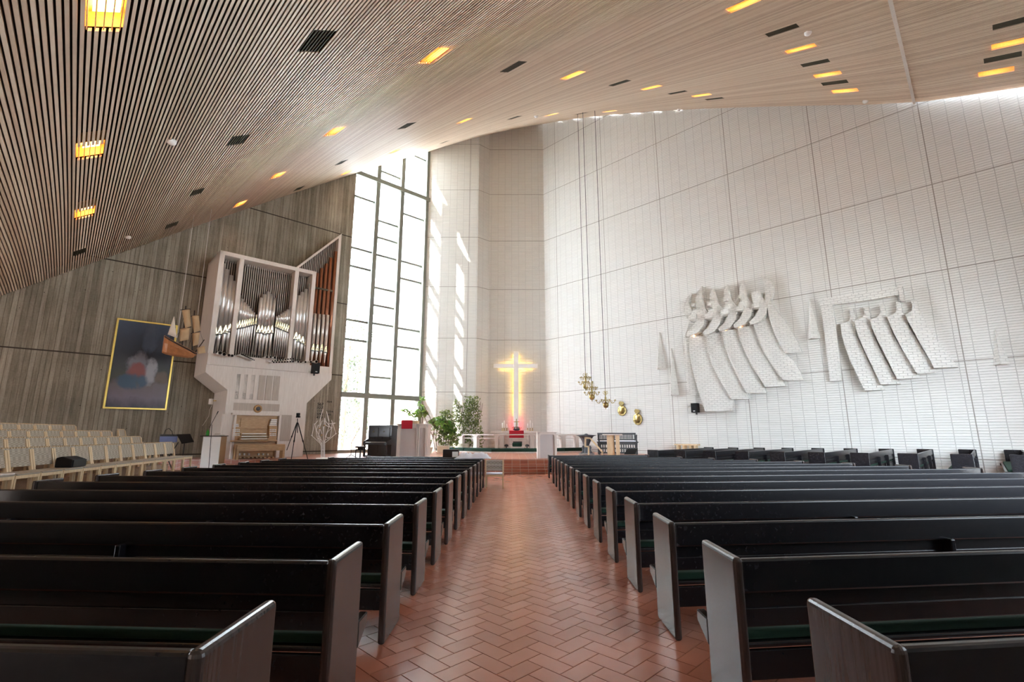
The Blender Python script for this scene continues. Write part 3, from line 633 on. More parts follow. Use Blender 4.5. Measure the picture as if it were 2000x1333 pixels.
# loudspeaker on the case, hymn numbers
def speaker(fr, px, py0, py1, off, label, w_=.42):
    a, z1_ = fr.hit(px, py0, off + .2); z0_ = fr.hit(px, py1, off + .2)[1]; hw = w_ / 2
    o = thing('loudspeaker', label, 'speaker', fr.w(a, off, z0_)); b = MB(fr.M); b.box((a - hw, -off - .3, z0_), (a + hw, -off - .02, z1_)); b.build('cabinet', 'black', o, bevel=.02)
    b = MB(fr.M); b.box((a - hw + .03, -off - .32, z0_ + .04), (a + hw - .03, -off - .3, z1_ - .04)); b.build('front_grille', 'black', o)
    b = MB(fr.M); b.box((a - .05, -off - .325, z0_ + .06), (a + .05, -off - .32, z0_ + .10)); b.build('badge', 'white_metal', o)
    b = MB(fr.M); b.box((a - .03, -off - .1, z0_ - .10), (a + .03, -off + .0, z0_)); b.build('bracket', 'dark_grey', o)
speaker(FL, 617.5, 709, 730, 2.78, 'black loudspeaker on the front corner of the organ case', .36)
def number(txt, px0, px1, py0, py1, fr=FL):
    a0, z1_ = fr.hit(px0, py0, .03); a1, z0_ = fr.hit(px1, py1, .03)
    cu = bpy.data.curves.new('hymn_number', 'FONT'); cu.body = txt; cu.extrude = .012; cu.align_x = 'LEFT'; cu.space_character = 1.1
    o = bpy.data.objects.new('hymn_number', cu); COL.objects.link(o); cu.materials.append(MAT['black'])
    hgt = z1_ - z0_; cu.size = hgt / .7; wdt = .6 * cu.size * len(txt) * 1.05
    me = bpy.data.meshes.new_from_object(o); bpy.data.objects.remove(o); o = bpy.data.objects.new('hymn_number', me); COL.objects.link(o)
    o.matrix_basis = fr.M @ Matrix.Translation((a0, -.03, z0_)) @ Matrix.Rotation(R(90), 4, 'X') @ Matrix.Diagonal(((a1 - a0) / wdt, 1, 1, 1))
    return o
for tx, q, nm in (('567', (620, 634, 787, 793), 'top of the large column'), ('327', (619, 633, 794, 799.3), 'second of the large column'), ('114', (619.3, 632.5, 800.3, 805.3), 'middle of the large column'),
              ('590', (618.6, 633, 806.5, 812), 'fourth of the large column'), ('470', (618, 632.5, 813.3, 818), 'lowest of the large column'), ('704', (638, 650, 783.2, 787.3), 'small and alone at the top right'),
              ('1256', (637, 653.5, 802.3, 806), 'small, upper right of the column'), ('185', (637, 648.5, 808.3, 812), 'small, lower right of the column')):
    tag(number(tx, *q), 'black hymn number %s on the concrete wall, %s' % (tx, nm), 'number', 'hymn numbers on the concrete wall')

# painting on the concrete wall
pa0 = (FL.hit(201, 801)[0] + FL.hit(227, 621.5)[0]) / 2; pa1 = FL.hit(324.5, 802)[0]; pz1 = FL.hit(227, 621.5)[1]; pz0 = FL.hit(324, 802)[1]
pt = thing('painting', 'tall dark blue painting in a thin gold frame on the concrete wall', 'painting', FL.w((pa0 + pa1) / 2, .1, pz0))
b = MB(LM); lbox(b, pa0 + .06, pa1 - .06, .04, .09, pz0 + .06, pz1 - .06); b.build('canvas', 'canvas', pt, M=LM)
b = MB(LM)
for q in ((pa0, pa0 + .08, pz0, pz1), (pa1 - .08, pa1, pz0, pz1), (pa0, pa1, pz0, pz0 + .08), (pa0, pa1, pz1 - .08, pz1)): lbox(b, q[0], q[1], .02, .13, q[2], q[3])
b.build('frame', 'gold', pt, bevel=.012)
# model ship on two wires
SO = 3.2
def sh(px, py): return FL.hit(px, py, SO)
shp = thing('model_ship', 'wooden model sailing ship with tan sails hanging before the painting', 'model ship', FL.w(sh(350, 690)[0], SO, sh(350, 700)[1]), R(43))
sta = [(321, 656, 690, .10), (328, 662, 693, .22), (340, 669, 696, .27), (355, 677, 698, .26), (368, 683, 700, .2), (378, 688, 699, .10), (384, 689, 694, .015)]
vv = []; ff = []
for x, yt, yb, hb in sta:
    a, zt_ = sh(x, yt); zb_ = sh(x, yb)[1]; vv += [(a, -SO - hb, zt_), (a, -SO - hb * 1.08, zt_ * .6 + zb_ * .4), (a, -SO - hb * .55, zb_ + .06), (a, -SO, zb_), (a, -SO + hb * .55, zb_ + .06), (a, -SO + hb * 1.08, zt_ * .6 + zb_ * .4), (a, -SO + hb, zt_)]
for i in range(6): ff += [(i*7+k, i*7+k+1, i*7+k+8, i*7+k+7) for k in range(6)] + [(i*7+6, i*7, i*7+7, i*7+13)]
ff += [(0,1,2,3,4,5,6), (42,43,44,45,46,47,48)]
b = MB(LM); b.add(vv, ff); b.build('hull', 'ship_hull', shp, smooth=False)
b = MB(LM)
for o_ in (.25, -.25): b.tube([(sh(x, yt + 2)[0], -SO - math.copysign(hb * 1.04, o_), sh(x, yt + 2.5)[1]) for x, yt, yb, hb in sta], .03, 6)
b.build('wale', 'ship_dark', shp)
def mast(x0, y0, x1, y1, r=.025, nm='mast', m='ship_dark'):
    a0, z0 = sh(x0, y0); a1, z1_ = sh(x1, y1); b = MB(LM); b.tube([(a0, -SO, z0), (a1, -SO, z1_)], r, 6); return b.build(nm, m, shp)
mast(333, 664, 340, 628); m1 = mast(356, 678, 363, 598); m2 = mast(375, 686, 380, 607); mast(382, 688, 399, 664, .02, 'bowsprit')
def sail(pts, mat='sail', bulge=.16):
    P = [sh(*p) for p in pts]; n = 5; vv = []; ff = []
    for i in range(n + 1):
        for j in range(n + 1):
            u, v = i / n, j / n; q = [(1-u)*(1-v), u*(1-v), u*v, (1-u)*v]; a = sum(k * p[0] for k, p in zip(q, P)); z_ = sum(k * p[1] for k, p in zip(q, P))
            vv.append((a, -SO - .05 - bulge * math.sin(math.pi * u) * math.sin(math.pi * min(v + .15, 1)), z_))
    for i in range(n):
        for j in range(n): k = i*(n+1)+j; ff.append((k, k+n+1, k+n+2, k+1))
    b = MB(LM); b.add(vv, ff); o = b.build('sail', mat, shp, smooth=True); m_ = o.modifiers.new('s', 'SOLIDIFY'); m_.thickness = .01
    if mat == 'sail_white': o['label'] = 'pale triangular sail'
sail([(355, 607), (370, 605), (373, 638), (361, 642)]); sail([(351, 643), (371, 641), (368, 664), (350, 668)]); sail([(374, 618), (388, 617), (391, 646), (378, 651)]); sail([(375, 652), (390, 650), (387, 674), (376, 677)])
sail([(339, 619), (340, 619.5), (345, 661), (327, 654)], 'sail_white', .05); sail([(384, 680), (399, 676), (401, 690), (386, 692)], 'sail', .05)
for q in ((351, 643, 374, 639), (352, 606, 372, 604), (373, 652, 392, 648), (373, 618, 389, 616)): mast(*q, .018, 'yard')
for q in ((336, 664, 356, 645), (345, 668, 363, 604), (386, 690, 380, 612), (397, 668, 381, 618), (366, 684, 380, 640), (350, 672, 363, 640)): mast(*q, .007, 'rigging')
for x in (346, 397):
    a, z_ = sh(x if x < 390 else 383, 660 if x < 390 else 640); p = FL.w(a, SO, 0); b = MB(); b.tube([(p.x, p.y, z_), (p.x, p.y, zc(p.x, p.y))], .008, 5); b.build('wire', 'white_metal', shp)

# ------------------------------------------------------------------ the relief on the white wall
RM = FR.M
def c5(x, y): return 1320 + .34 * x, 520 + .34 * y
def slab(name, pts, parent, near=.34, far=.10, conv=c5, grad=True):
    P = [FR.hit(*conv(*p)) for p in pts]; xs = [p[0] for p in P]; x0, x1 = min(xs), max(xs)
    # the ridge follows the left edge of the blade, so depth falls away from it row by row
    vv = []; b = MB(RM); n = len(P)
    def dep(p):
        row = [q[0] for q in P if abs(q[1] - p[1]) < .9]; l, r_ = min(row), max(row)
        return near - (near - far) * ((p[0] - l) / (r_ - l) if r_ - l > .15 else .5) if grad else near
    fr_ = [(p[0], -dep(p), p[1]) for p in P]; bk = [(p[0], .01, p[1]) for p in P]
    b.add(fr_ + bk, [tuple(range(n)), tuple(range(2*n-1, n-1, -1))] + [(i, (i+1)%n, (i+1)%n+n, i+n) for i in range(n)])
    return b.build(name, 'relief_brick', parent, M=RM)
p0 = FR.w(FR.hit(1400, 800)[0], .2, FR.hit(1400, 800)[1])
r1 = thing('brick_relief', 'white brick wall relief of robed figures with curved horns', 'relief', p0)
LB = [[(90,320),(72,400),(62,470),(68,560),(75,620),(100,745),(165,748),(145,600),(110,330)],
      [(100,408),(98,480),(108,560),(125,640),(152,730),(188,838),(330,833),(336,770),(300,690),(262,610),(232,500),(197,400)],
      [(195,398),(203,480),(222,560),(262,650),(296,705),(337,768),(433,765),(420,730),(370,640),(330,560),(305,480),(290,380)],
      [(285,382),(297,460),(325,540),(362,620),(392,680),(424,733),(526,730),(510,700),(462,610),(420,530),(395,450),(380,360)],
      [(375,362),(388,430),(415,500),(450,575),(490,640),(528,697),(634,693),(618,655),(570,580),(520,500),(490,430),(470,345)],
      [(463,345),(480,400),(505,470),(545,540),(590,605),(628,660),(736,655),(720,610),(680,545),(640,510),(590,420),(555,320),(540,280)],
      [(544,228),(548,280),(562,340),(585,400),(612,455),(640,506),(729,498),(705,440),(665,375),(630,310),(600,280),(565,228)]]
for q in LB: slab('blade', q, r1, .46, .10)
HN = [[(92,158),(75,190),(65,235),(66,280),(80,308),(95,316),(104,300),(118,290),(100,258),(86,215)],
      [(157,118),(140,155),(130,200),(133,240),(145,268),(165,280),(190,282),(192,272),(172,240),(160,195)],
      [(223,132),(210,175),(214,215),(228,250),(240,268),(278,262),(280,250),(258,225),(236,180)],
      [(304,112),(290,155),(291,200),(305,240),(322,262),(360,255),(362,240),(335,205),(314,160)],
      [(392,85),(382,140),(386,185),(402,225),(418,245),(450,240),(450,228),(425,190),(403,135)],
      [(489,52),(515,100),(527,160),(528,215),(545,222),(558,190),(568,150),(566,110),(545,78),(515,60)]]
for q in HN: slab('horn', q, r1, .40, .16)
for k, (dx, dy) in enumerate([(0,0),(93,-5),(183,-28),(268,-48),(358,-64)]):
    slab('sickle', [(x+dx, y+dy) for x, y in [(188,290),(180,345),(152,388),(120,405),(92,413),(88,396),(118,365),(138,325),(146,296)]], r1, .62, .45)
    slab('shoulder', [(x+dx, y+dy) for x, y in [(98,296),(140,272),(170,282),(190,285),(188,312),(98,322)]], r1, .55, .45)
    slab('belt_block', [(x+dx, y+dy) for x, y in [(104,294),(146,288),(146,314),(106,320)]], r1, .66, .62, grad=False)
    slab('knob', [(x+dx+15, y+dy) for x, y in [(98,228),(118,224),(118,240),(100,243)]], r1, .55, .5, grad=False)
    a, z_ = FR.hit(*c5(97 + dx, 392 + dy), .5); b = MB(RM); b.lathe((a, -.36, z_ - .12), [(.02, 0), (.03, .06), (.008, .2)], 8); b.build('niche_lamp', 'spark', r1)
slab('shoulder', [(452,165),(500,158),(502,180),(495,205),(540,228),(540,250),(455,255),(462,215),(455,195)], r1, .5, .4)
for k in range(5): slab('torso', [(x + [0,93,183,268,358][k], y + [0,-5,-28,-48,-64][k]) for x, y in [(112,262),(150,250),(188,284),(100,300)]], r1, .36, .3)
r2 = thing('brick_relief', 'white brick wall relief of five blades beside a square gateway frame', 'relief', FR.w(FR.hit(1620, 790)[0], .2, FR.hit(1620, 790)[1]))
slab('gate_post', [(838,228),(905,228),(925,350),(942,500),(957,662),(890,664),(878,540),(860,400)], r2, .22, .22, grad=False)
slab('gate_beam', [(822,200),(1050,163),(1282,127),(1284,172),(1100,203),(905,229),(838,234)], r2, .26, .26, grad=False)
slab('gate_stub', [(1281,122),(1306,122),(1321,209),(1294,210)], r2, .36, .3)
RB = [[(958,342),(1000,322),(1010,290),(1003,255),(1022,250),(1030,290),(1036,325),(1040,400),(1075,470),(1110,550),(1150,630),(1202,712),(1095,720),(1060,650),(1020,570),(985,480),(965,400)],
      [(1036,322),(1075,305),(1090,285),(1082,240),(1110,238),(1117,285),(1126,320),(1135,390),(1165,460),(1205,540),(1245,610),(1294,678),(1185,684),(1150,610),(1110,530),(1070,440),(1045,370)],
      [(1125,317),(1165,300),(1183,270),(1172,228),(1202,226),(1210,268),(1222,302),(1238,370),(1270,430),(1310,500),(1355,575),(1410,645),(1278,654),(1245,590),(1205,510),(1160,420),(1135,360)],
      [(1222,300),(1263,280),(1276,262),(1268,212),(1295,212),(1302,258),(1326,292),(1340,350),(1375,410),(1415,475),(1460,545),(1506,612),(1390,623),(1350,560),(1305,480),(1262,400),(1238,345)],
      [(1325,292),(1360,266),(1364,240),(1353,205),(1387,200),(1396,238),(1425,300),(1465,375),(1515,450),(1565,510),(1605,560),(1622,582),(1488,592),(1455,530),(1410,455),(1370,380),(1345,335)]]
for q in RB: slab('blade', q, r2, .46, .10)
SPK = [([(1288.5,650),(1283,722.5),(1301,721.5)], 'slim white brick spike on the wall, left of the horned relief and upper of two'), ([(1312,681),(1309,773.5),(1327,773)], 'long white brick spike beside the horned relief, lower of two'),
       ([(1581,583.5),(1578.5,664.5),(1603,661.5)], 'white brick spike between the two wall reliefs'), ([(1943,640),(1940,714),(1974,713)], 'white brick spike alone at the far right of the wall')]
for q, lb in SPK:
    A, B, C_ = [FR.hit(*p) for p in q]; m_ = ((B[0] * .6 + C_[0] * .4), B[1] * .6 + C_[1] * .4)
    b = MB(RM); b.add([(A[0], -.05, A[1]), (B[0], .0, B[1]), (C_[0], .0, C_[1]), (m_[0], -.38, m_[1]), (A[0], .02, A[1])], [(0,1,3),(0,3,2),(1,4,2),(1,2,3),(0,4,1),(0,2,4)])
    o = b.build('wall_spike', 'relief_brick', M=RM); tag(o, lb, 'wall ornament')
speaker(FR, 1356.5, 788, 806.5, .02, 'small black loudspeaker low on the white wall under the relief', .36)

# ------------------------------------------------------------------ cross on the back wall
def bw(px, py, off): return FB.hit(px, py, off)
cx = (bw(1003, 800, .32)[0] + bw(1013, 800, .32)[0]) / 2; zt = bw(1008, 687, .32)[1]; za0 = bw(1008, 719.5, .32)[1]; za1 = bw(1008, 711.5, .32)[1]; al = bw(964, 715, .32)[0]; ar = bw(1050, 715, .32)[0]
zcb = bw(1008, 842, .3)[1]
crs = thing('altar_cross', 'tall white backlit cross on the wall above the altar', 'cross', (cx, 32.7, zcb))
b = MB(); b.box((cx - .17, 32.6, zcb), (cx + .17, 32.75, zt)); b.build('upright', 'white_paint', crs, bevel=.01)
b = MB(); b.box((al, 32.6, za0), (cx - .171, 32.75, za1)); b.box((cx + .171, 32.6, za0), (ar, 32.75, za1)); b.build('crossbar', 'white_paint', crs, bevel=.01)
b = MB(); b.box((cx - .03, 32.75, zcb), (cx + .03, 32.99, zcb + .1)); b.box((cx - .03, 32.75, zt - .5), (cx + .03, 32.99, zt - .4)); b.build('wall_bracket', 'steel_green', crs)
b = MB()
for sx in (-1, 1):
    b.tube([(cx + sx * .125, 32.90, zcb + 1.0), (cx + sx * .125, 32.90, za0 - .12)], .022, 6); b.tube([(cx + sx * .125, 32.90, za1 + .12), (cx + sx * .125, 32.90, zt - .1)], .022, 6)
    for z_ in (za0 + .05, za1 - .05): b.tube([(cx + sx * .2, 32.90, z_), (cx + sx * 1.15, 32.90, z_)], .022, 6)
b.build('light_tube', 'neon_yellow', crs, label='glowing yellow light tube')
b = MB()
for sx in (-1, 1): b.tube([(cx + sx * .125, 32.90, zcb + .05), (cx + sx * .125, 32.90, zcb + 1.0)], .03, 6)
b.build('light_tube', 'neon_red', crs, label='glowing red light tube')

# ------------------------------------------------------------------ altar, rail, lecterns
YA = 31.0
def ya(px, py, Y=YA): p = aty(px, py, Y); return p.x, p.z
xa0, zta = ya(958, 842); xa1 = ya(1051, 842)[0]; zua = ya(1000, 847)[1]
alt = thing('altar_table', 'long white altar table in front of the backlit cross', 'altar', ((xa0 + xa1) / 2, YA + .5, ZP))
b = MB(); b.box((xa0, YA, zua), (xa1, YA + 1.0, zta)); b.build('tabletop', 'white_wood', alt, bevel=.015)
for px in (980, 1039):
    x = ya(px, 860)[0]; b = MB(); b.box((x - .14, YA + .1, ZP), (x + .14, YA + .9, zua))
    b.prism([(x - .14, YA + .1, zua), (x - .34, YA + .1, zua), (x - .20, YA + .1, zua - .06), (x - .14, YA + .1, zua - .2)], (0, .8, 0)); b.prism([(x + .14, YA + .1, zua), (x + .34, YA + .1, zua), (x + .20, YA + .1, zua - .06), (x + .14, YA + .1, zua - .2)], (0, .8, 0))
    b.build('leg', 'white_wood', alt, bevel=.02)
x0, _ = ya(994.5, 850); x1, _ = ya(1023, 850); zl = ya(1000, 856)[1]
b = MB(); b.box((x0, YA - .02, zl), (x1, YA - .005, zta + .012)); b.box((x0, YA - .02, zta + .002), (x1, YA + .9, zta + .014)); b.box((x0 + .37, YA - .026, zl + .22), (x1 - .37, YA - .02, zl + .24))
b.box(((x0+x1)/2 - .012, YA - .026, zl + .24), ((x0+x1)/2 + .012, YA - .02, zl + .42)); b.box(((x0+x1)/2 - .05, YA - .026, zl + .34), ((x0+x1)/2 + .05, YA - .02, zl + .36))
tag(b.build('altar_cloth', 'red_cloth', bevel=.004), 'bright red antependium hanging over the front of the altar', 'cloth')
cb_ = []
for i, (px, y0) in enumerate([(981, 827), (985, 822), (989.7, 829), (1031, 828), (1036, 822), (1040.4, 827)]):
    x = ya(px, 835)[0]; yy = YA + .35; z1_ = ya(px, y0, yy)[1]; o = thing('altar_candle', ['leftmost candle on the altar, medium tall', 'tallest candle of the left altar trio', 'shortest candle of the left altar trio, nearest the cross', 'shortest candle of the right altar trio, nearest the cross', 'tallest candle of the right altar trio', 'rightmost candle on the altar, medium tall'][i], 'candle', (x, yy, zta), 0, 'white candles on the altar')
    b = MB(TR(x, yy, zta)); b.lathe((0, 0, 0), [(.075, .0), (.06, .02), (.02, .05), (.035, .09), (.02, .13), (.05, .165), (.05, .18)], 12); b.build('holder', 'brass', o, smooth=True)
    b = MB(TR(x, yy, zta)); b.lathe((0, 0, 0), [(.032, .17), (.032, max(z1_ - zta, .35)), (.008, max(z1_ - zta, .35) + .01)], 10); b.build('candle', 'candle', o, smooth=True)
x = ya(1009, 835)[0]; zt_ = ya(1009, 818)[1]
cf = thing('crucifix', 'small brass crucifix standing in the middle of the altar', 'crucifix', (x, YA + .5, zta))
b = MB(TR(x, YA + .5, 0)); b.box((-.025, -.015, zta + .05), (.025, .015, zt_)); b.box((-.19, -.015, zt_ - .22), (.19, .015, zt_ - .17)); b.build('cross', 'brass', cf)
b = MB(TR(x, YA + .5, zta)); b.lathe((0, 0, 0), [(.12, 0), (.11, .03), (.04, .08), (.03, .12)], 12); b.build('foot', 'brass', cf, smooth=True)
b = MB(TR(x, YA + .47, zt_)); b.tube([(0, 0, -.17), (.01, 0, -.3), (0, 0, -.42), (.012, 0, -.56)], [.02, .035, .028, .012], 6); b.tube([(-.15, 0, -.18), (0, -.01, -.22), (.15, 0, -.18)], [.008, .018, .008], 6); b.build('corpus', 'brass', cf, smooth=True)
fl = thing('flower_bowl', 'low bowl of pink and green flowers on the red altar cloth', 'flowers', (x, YA + .2, zta + .02))
b = MB(TR(x, YA + .2, zta + .015)); b.lathe((0, 0, 0), [(.12, 0), (.2, .04), (.28, .11), (.26, .11), (.15, .05)], 16); b.build('bowl', 'iron', fl, smooth=True)
flat('petal', (.45, .20, .28), .7, var=.3, scale=40)
def leaves(mb, c, rad, n, size, m=0, droop=.3, flatness=1.0, rnd=random):
    for _ in range(n):
        while True:
            d = Vector((rnd.uniform(-1, 1), rnd.uniform(-1, 1), rnd.uniform(-1, 1)))
            if d.length <= 1: break
        p = Vector(c) + Vector((d.x * rad[0], d.y * rad[1], d.z * rad[2])); s_ = size * rnd.uniform(.6, 1.3)
        X = Matrix.Translation(p) @ Matrix.Rotation(rnd.uniform(0, 6.28), 4, 'Z') @ Matrix.Rotation(rnd.uniform(-1.2, .6), 4, 'Y') @ Matrix.Rotation(rnd.uniform(-.6, .6), 4, 'X')
        mb.add([(0, 0, 0), (s_ * .35, s_ * .34, .1 * s_), (s_ * .8, s_ * .26, .02), (s_ * 1.1, 0, -droop * s_), (s_ * .8, -s_ * .26, .02), (s_ * .35, -s_ * .34, .1 * s_)], [(0, 1, 2, 3), (0, 3, 4, 5)], m, X)
b = MB(); leaves(b, (x, YA + .2, zta + .16), (.3, .2, .07), 60, .07); leaves(b, (x, YA + .2, zta + .18), (.28, .18, .06), 60, .06, 1); b.build('blossoms', ['leaf', 'petal'], fl)
# communion rail with kneeler, bowed towards the nave
KP = [onz(*q, ZP) for q in ((866, 879.5), (905, 884.2), (960, 885.8), (1050, 885.8), (1105, 884.6), (1146, 876.5))]
KP = [Vector((p.x, min(p.y, 31.0), 0)) for p in KP]
def sweep(mb, path, prof, m=0):
    n = len(prof); vv = []
    for i, p in enumerate(path):
        d = (path[min(i + 1, len(path) - 1)] - path[max(i - 1, 0)]).normalized(); nn = Vector((-d.y, d.x, 0))
        vv += [p + nn * a + Vector((0, 0, z_)) for a, z_ in prof]
    mb.add(vv, [(i*n+k, i*n+(k+1)%n, (i+1)*n+(k+1)%n, (i+1)*n+k) for i in range(len(path)-1) for k in range(n)] + [tuple(range(n)), tuple(range((len(path)-1)*n, len(path)*n))], m)
rl = thing('communion_rail', 'curved white communion rail round the altar with a green kneeler', 'rail', (KP[2] + KP[3]) / 2 + Vector((0, 0, ZP)))
for i in range(5):
    a, b2 = KP[i], KP[i + 1]; d = (b2 - a).normalized(); b = MB(); sweep(b, [a + d * .02, b2 - d * .02], [(0, ZP + .07), (.02, ZP + .24), (.08, ZP + .28), (.34, ZP + .28), (.38, ZP + .24), (.38, ZP + .07)]); b.build('kneeler_cushion', 'green_cloth', rl, bevel=.02)
b = MB(); sweep(b, KP, [(-.02, ZP), (-.02, ZP + .08), (.40, ZP + .08), (.40, ZP)]); b.build('kneeler_base', 'white_wood', rl)
zr0 = aty(960, 850, 29.2).z
b = MB(); sweep(b, KP, [(.42, zr0 - .02), (.42, zr0 + .04), (.72, zr0 + .04), (.72, zr0 - .02)]); b.build('handrail', 'white_wood', rl, bevel=.01)
b = MB(); sweep(b, KP, [(.50, zr0 - .22), (.50, zr0 - .18), (.70, zr0 - .18), (.70, zr0 - .22)]); b.build('book_ledge', 'white_wood', rl)
for i, (px, wd) in enumerate(((891, .15), (918, .14), (967, .09), (1051, .09), (1109, .16), (1134, .13))):
    rr = ray(px, 870); best = None
    for a, c_ in zip(KP, KP[1:]):
        for k in range(21):
            q = a.lerp(c_, k / 20); e = abs(q.x / q.y - rr.x / rr.y)
            if best is None or e < best[0]: dd = (c_ - a).normalized(); best = (e, q, dd)
    q, dd = best[1], best[2]; nn = Vector((-dd.y, dd.x, 0)); b = MB(); c0_ = q + nn * .44; c1_ = q + nn * .70
    for sgn in (0,): b.prism([c0_ - dd * wd + Vector((0,0,ZP)), c0_ + dd * wd + Vector((0,0,ZP)), c0_ + dd * wd + Vector((0,0,zr0 - .12)), c0_ + dd * (wd + .1) + Vector((0,0,zr0 - .02)), c0_ - dd * (wd + .1) + Vector((0,0,zr0 - .02)), c0_ - dd * wd + Vector((0,0,zr0 - .12))], nn * .26)
    b.build('post', 'white_wood', rl, bevel=.01)
# seat behind the rail and two round stools
def boxthing(name, label, cat, parts, loc=None):
    o = thing(name, label, cat, loc or (0, 0, 0))
    for nm, mat, T, boxes, bv in parts:
        m_ = MB(T)
        for a, b_ in boxes: m_.box(a, b_)
        m_.build(nm, mat, o, bevel=bv)
    return o
p = aty(1010, 870, 30.4); T = TR(p.x, 30.4, ZP); zs = aty(1010, 873, 30.4).z - ZP; zs2 = aty(1010, 865.5, 30.4).z - ZP
boxthing('kneeling_stool', 'white kneeling stool with a green cushion in front of the altar', 'stool', [('frame', 'white_wood', T, [((-.42, 0, 0), (-.30, .5, zs + .05)), ((.30, 0, 0), (.42, .5, zs + .05)), ((-.3, 0, 0), (.3, .1, zs))], .01), ('cushion', 'green_cloth', T, [((-.30, -.05, zs), (.30, .45, zs2))], .05), ('backboard', 'ship_dark', T, [((-.26, .45, zs), (.32, .5, zs2 + .08))], .01)], p)
for px, mt, lb in ((989, 'ship_dark', 'round dark brown seat left of the kneeling stool'), (1029.5, 'dark_grey', 'round dark grey seat right of the kneeling stool')):
    p = aty(px, 872, 30.5); z0_ = aty(px, 869, 30.5).z; o = thing('round_stool', lb, 'stool', (p.x, 30.5, ZP)); b = MB(TR(p.x, 30.5, 0)); b.lathe((0, 0, 0), [(.12, z0_ - .12), (.13, z0_ - .05), (.11, z0_), (.04, z0_ + .03)], 14); b.build('seat', mt, o, smooth=True)
    b = MB(TR(p.x, 30.5, 0)); b.lathe((0, 0, 0), [(.09, ZP), (.07, ZP + .03), (.03, ZP + .06), (.03, z0_ - .1)], 12); b.build('pedestal', mt, o, smooth=True)
# white lectern box at the top of the steps
def recess(nm, T, o, w0_, w1_, z0_, z1_, r=.12, mat='white_wood', dark=None):
    """front with a round-cornered sunken panel: a frame outline around an inner sheet"""
    n = 6; pts = [(w0_, z0_)]
    arc = lambda cx_, cz, a0, a1: [(cx_ + r * math.cos(a0 + (a1 - a0) * i / n), cz + r * math.sin(a0 + (a1 - a0) * i / n)) for i in range(n + 1)]
    inner = [(w0_, z0_)] + arc(w0_ + r, z1_ - r, math.pi, math.pi / 2) + arc(w1_ - r, z1_ - r, math.pi / 2, 0) + [(w1_, z0_)]
    return inner
def panel_front(name, T, parent, W0_, W1_, Z0_, Z1_, inner, depth=.12, mat='white_wood', y=0.):
    outer = []
    for (x_, z_) in inner:                      # push each inner point out to the board edge
        if z_ <= inner[0][1] + 1e-4: outer.append((W0_ if x_ < (W0_ + W1_) / 2 else W1_, Z0_))
        else:
            outer.append((W0_ if x_ <= inner[0][0] + .02 else W1_ if x_ >= inner[-1][0] - .02 else x_, Z1_ if inner[0][0] + .02 < x_ < inner[-1][0] - .02 else min(z_, Z1_)))
    n = len(inner); vv = [(x_, y, z_) for x_, z_ in outer] + [(x_, y, z_) for x_, z_ in inner] + [(x_, y + depth, z_) for x_, z_ in outer] + [(x_, y + depth, z_) for x_, z_ in inner]
    ff = []
    for i in range(n - 1): ff += [(i, i+1, n+i+1, n+i), (n+i, n+i+1, 3*n+i+1, 3*n+i), (i, 2*n+i, 2*n+i+1, i+1)]
    b = MB(T); b.add(vv, ff); return b.build(name, mat, parent)
pL = onz(1050, 896, ZP); pRr = onz(1089, 896.5, ZP); ztl = aty(1069, 844, pL.y).z
LWd = pRr.x - pL.x
T = TR(pL.x, pL.y + .02, ZP); o = thing('lectern', 'plain white box lectern with a sunken panel at the top of the steps', 'lectern', (pL.x + LWd / 2, pL.y + .3, ZP)); hL = ztl - ZP
b = MB(T); b.box((0, .12, 0), (LWd, .55, hL - .03)); b.build('body', 'inset', o, bevel=.01)
b = MB(T); b.box((-.004, .11, 0), (.02, .56, hL - .03)); b.box((LWd - .02, .11, 0), (LWd + .004, .56, hL - .03)); b.build('side_board', 'white_wood', o)
panel_front('front_panel', T, o, 0, LWd, 0, hL - .03, recess('', T, o, .13, LWd - .1, .0, hL - .12, .09))
b = MB(T); b.box((-.02, -.03, hL - .03), (LWd + .02, .58, hL)); b.build('top', 'white_wood', o, bevel=.008)
# ambo left of the aisle
YB = 23.2; xl = aty(774, 880, YB).x; xr = aty(836, 880, YB + .3).x; zt_ = aty(800, 828, YB).z; xm = aty(815, 880, YB).x
o = thing('ambo', 'broad white ambo with two sunken panels and a red cloth beside the piano', 'lectern', ((xl + xr) / 2, YB + .3, ZP)); T = TR(xl, YB, ZP); W1 = xm - xl; hL = zt_ - ZP
b = MB(T); b.box((0, .12, 0), (xr - xl, .9, hL - .05)); b.build('body', 'inset', o, bevel=.01)
b = MB(T); b.box((-.004, .11, 0), (.02, .91, hL - .05)); b.box((xr - xl - .02, .11, 0), (xr - xl + .004, .91, hL - .05)); b.build('side_board', 'white_wood', o)
panel_front('front_panel', T, o, 0, W1, 0, hL - .05, recess('', T, o, .16, W1 - .06, 0, hL - .20, .1)); 
T2 = TR(xl + W1 + .02, YB + .0, ZP); panel_front('side_panel', T2, o, 0, xr - xl - W1 - .02, 0, hL - .05, recess('', T2, o, .06, xr - xl - W1 - .12, 0, hL - .20, .08))
b = MB(T); b.box((-.10, -.05, hL - .05), (xr - xl + .03, .95, hL)); b.build('top', 'white_wood', o, bevel=.008)
b = MB(T); b.box((.18, -.06, hL + .0), (.95, .5, hL + .14)); b.build('book_rest', 'light_wood', o, bevel=.01)
c0_ = aty(784, 838, YB - .1); c1_ = aty(806, 821, YB - .1)
b = MB(); b.box((c0_.x, YB - .10, c0_.z), (c1_.x, YB - .085, c1_.z)); b.box((c0_.x, YB - .10, c1_.z - .012), (c1_.x, YB + .4, c1_.z)); tag(b.build('pulpit_cloth', 'red_cloth', bevel=.005), 'dull red cloth hanging over the front of the ambo', 'cloth')

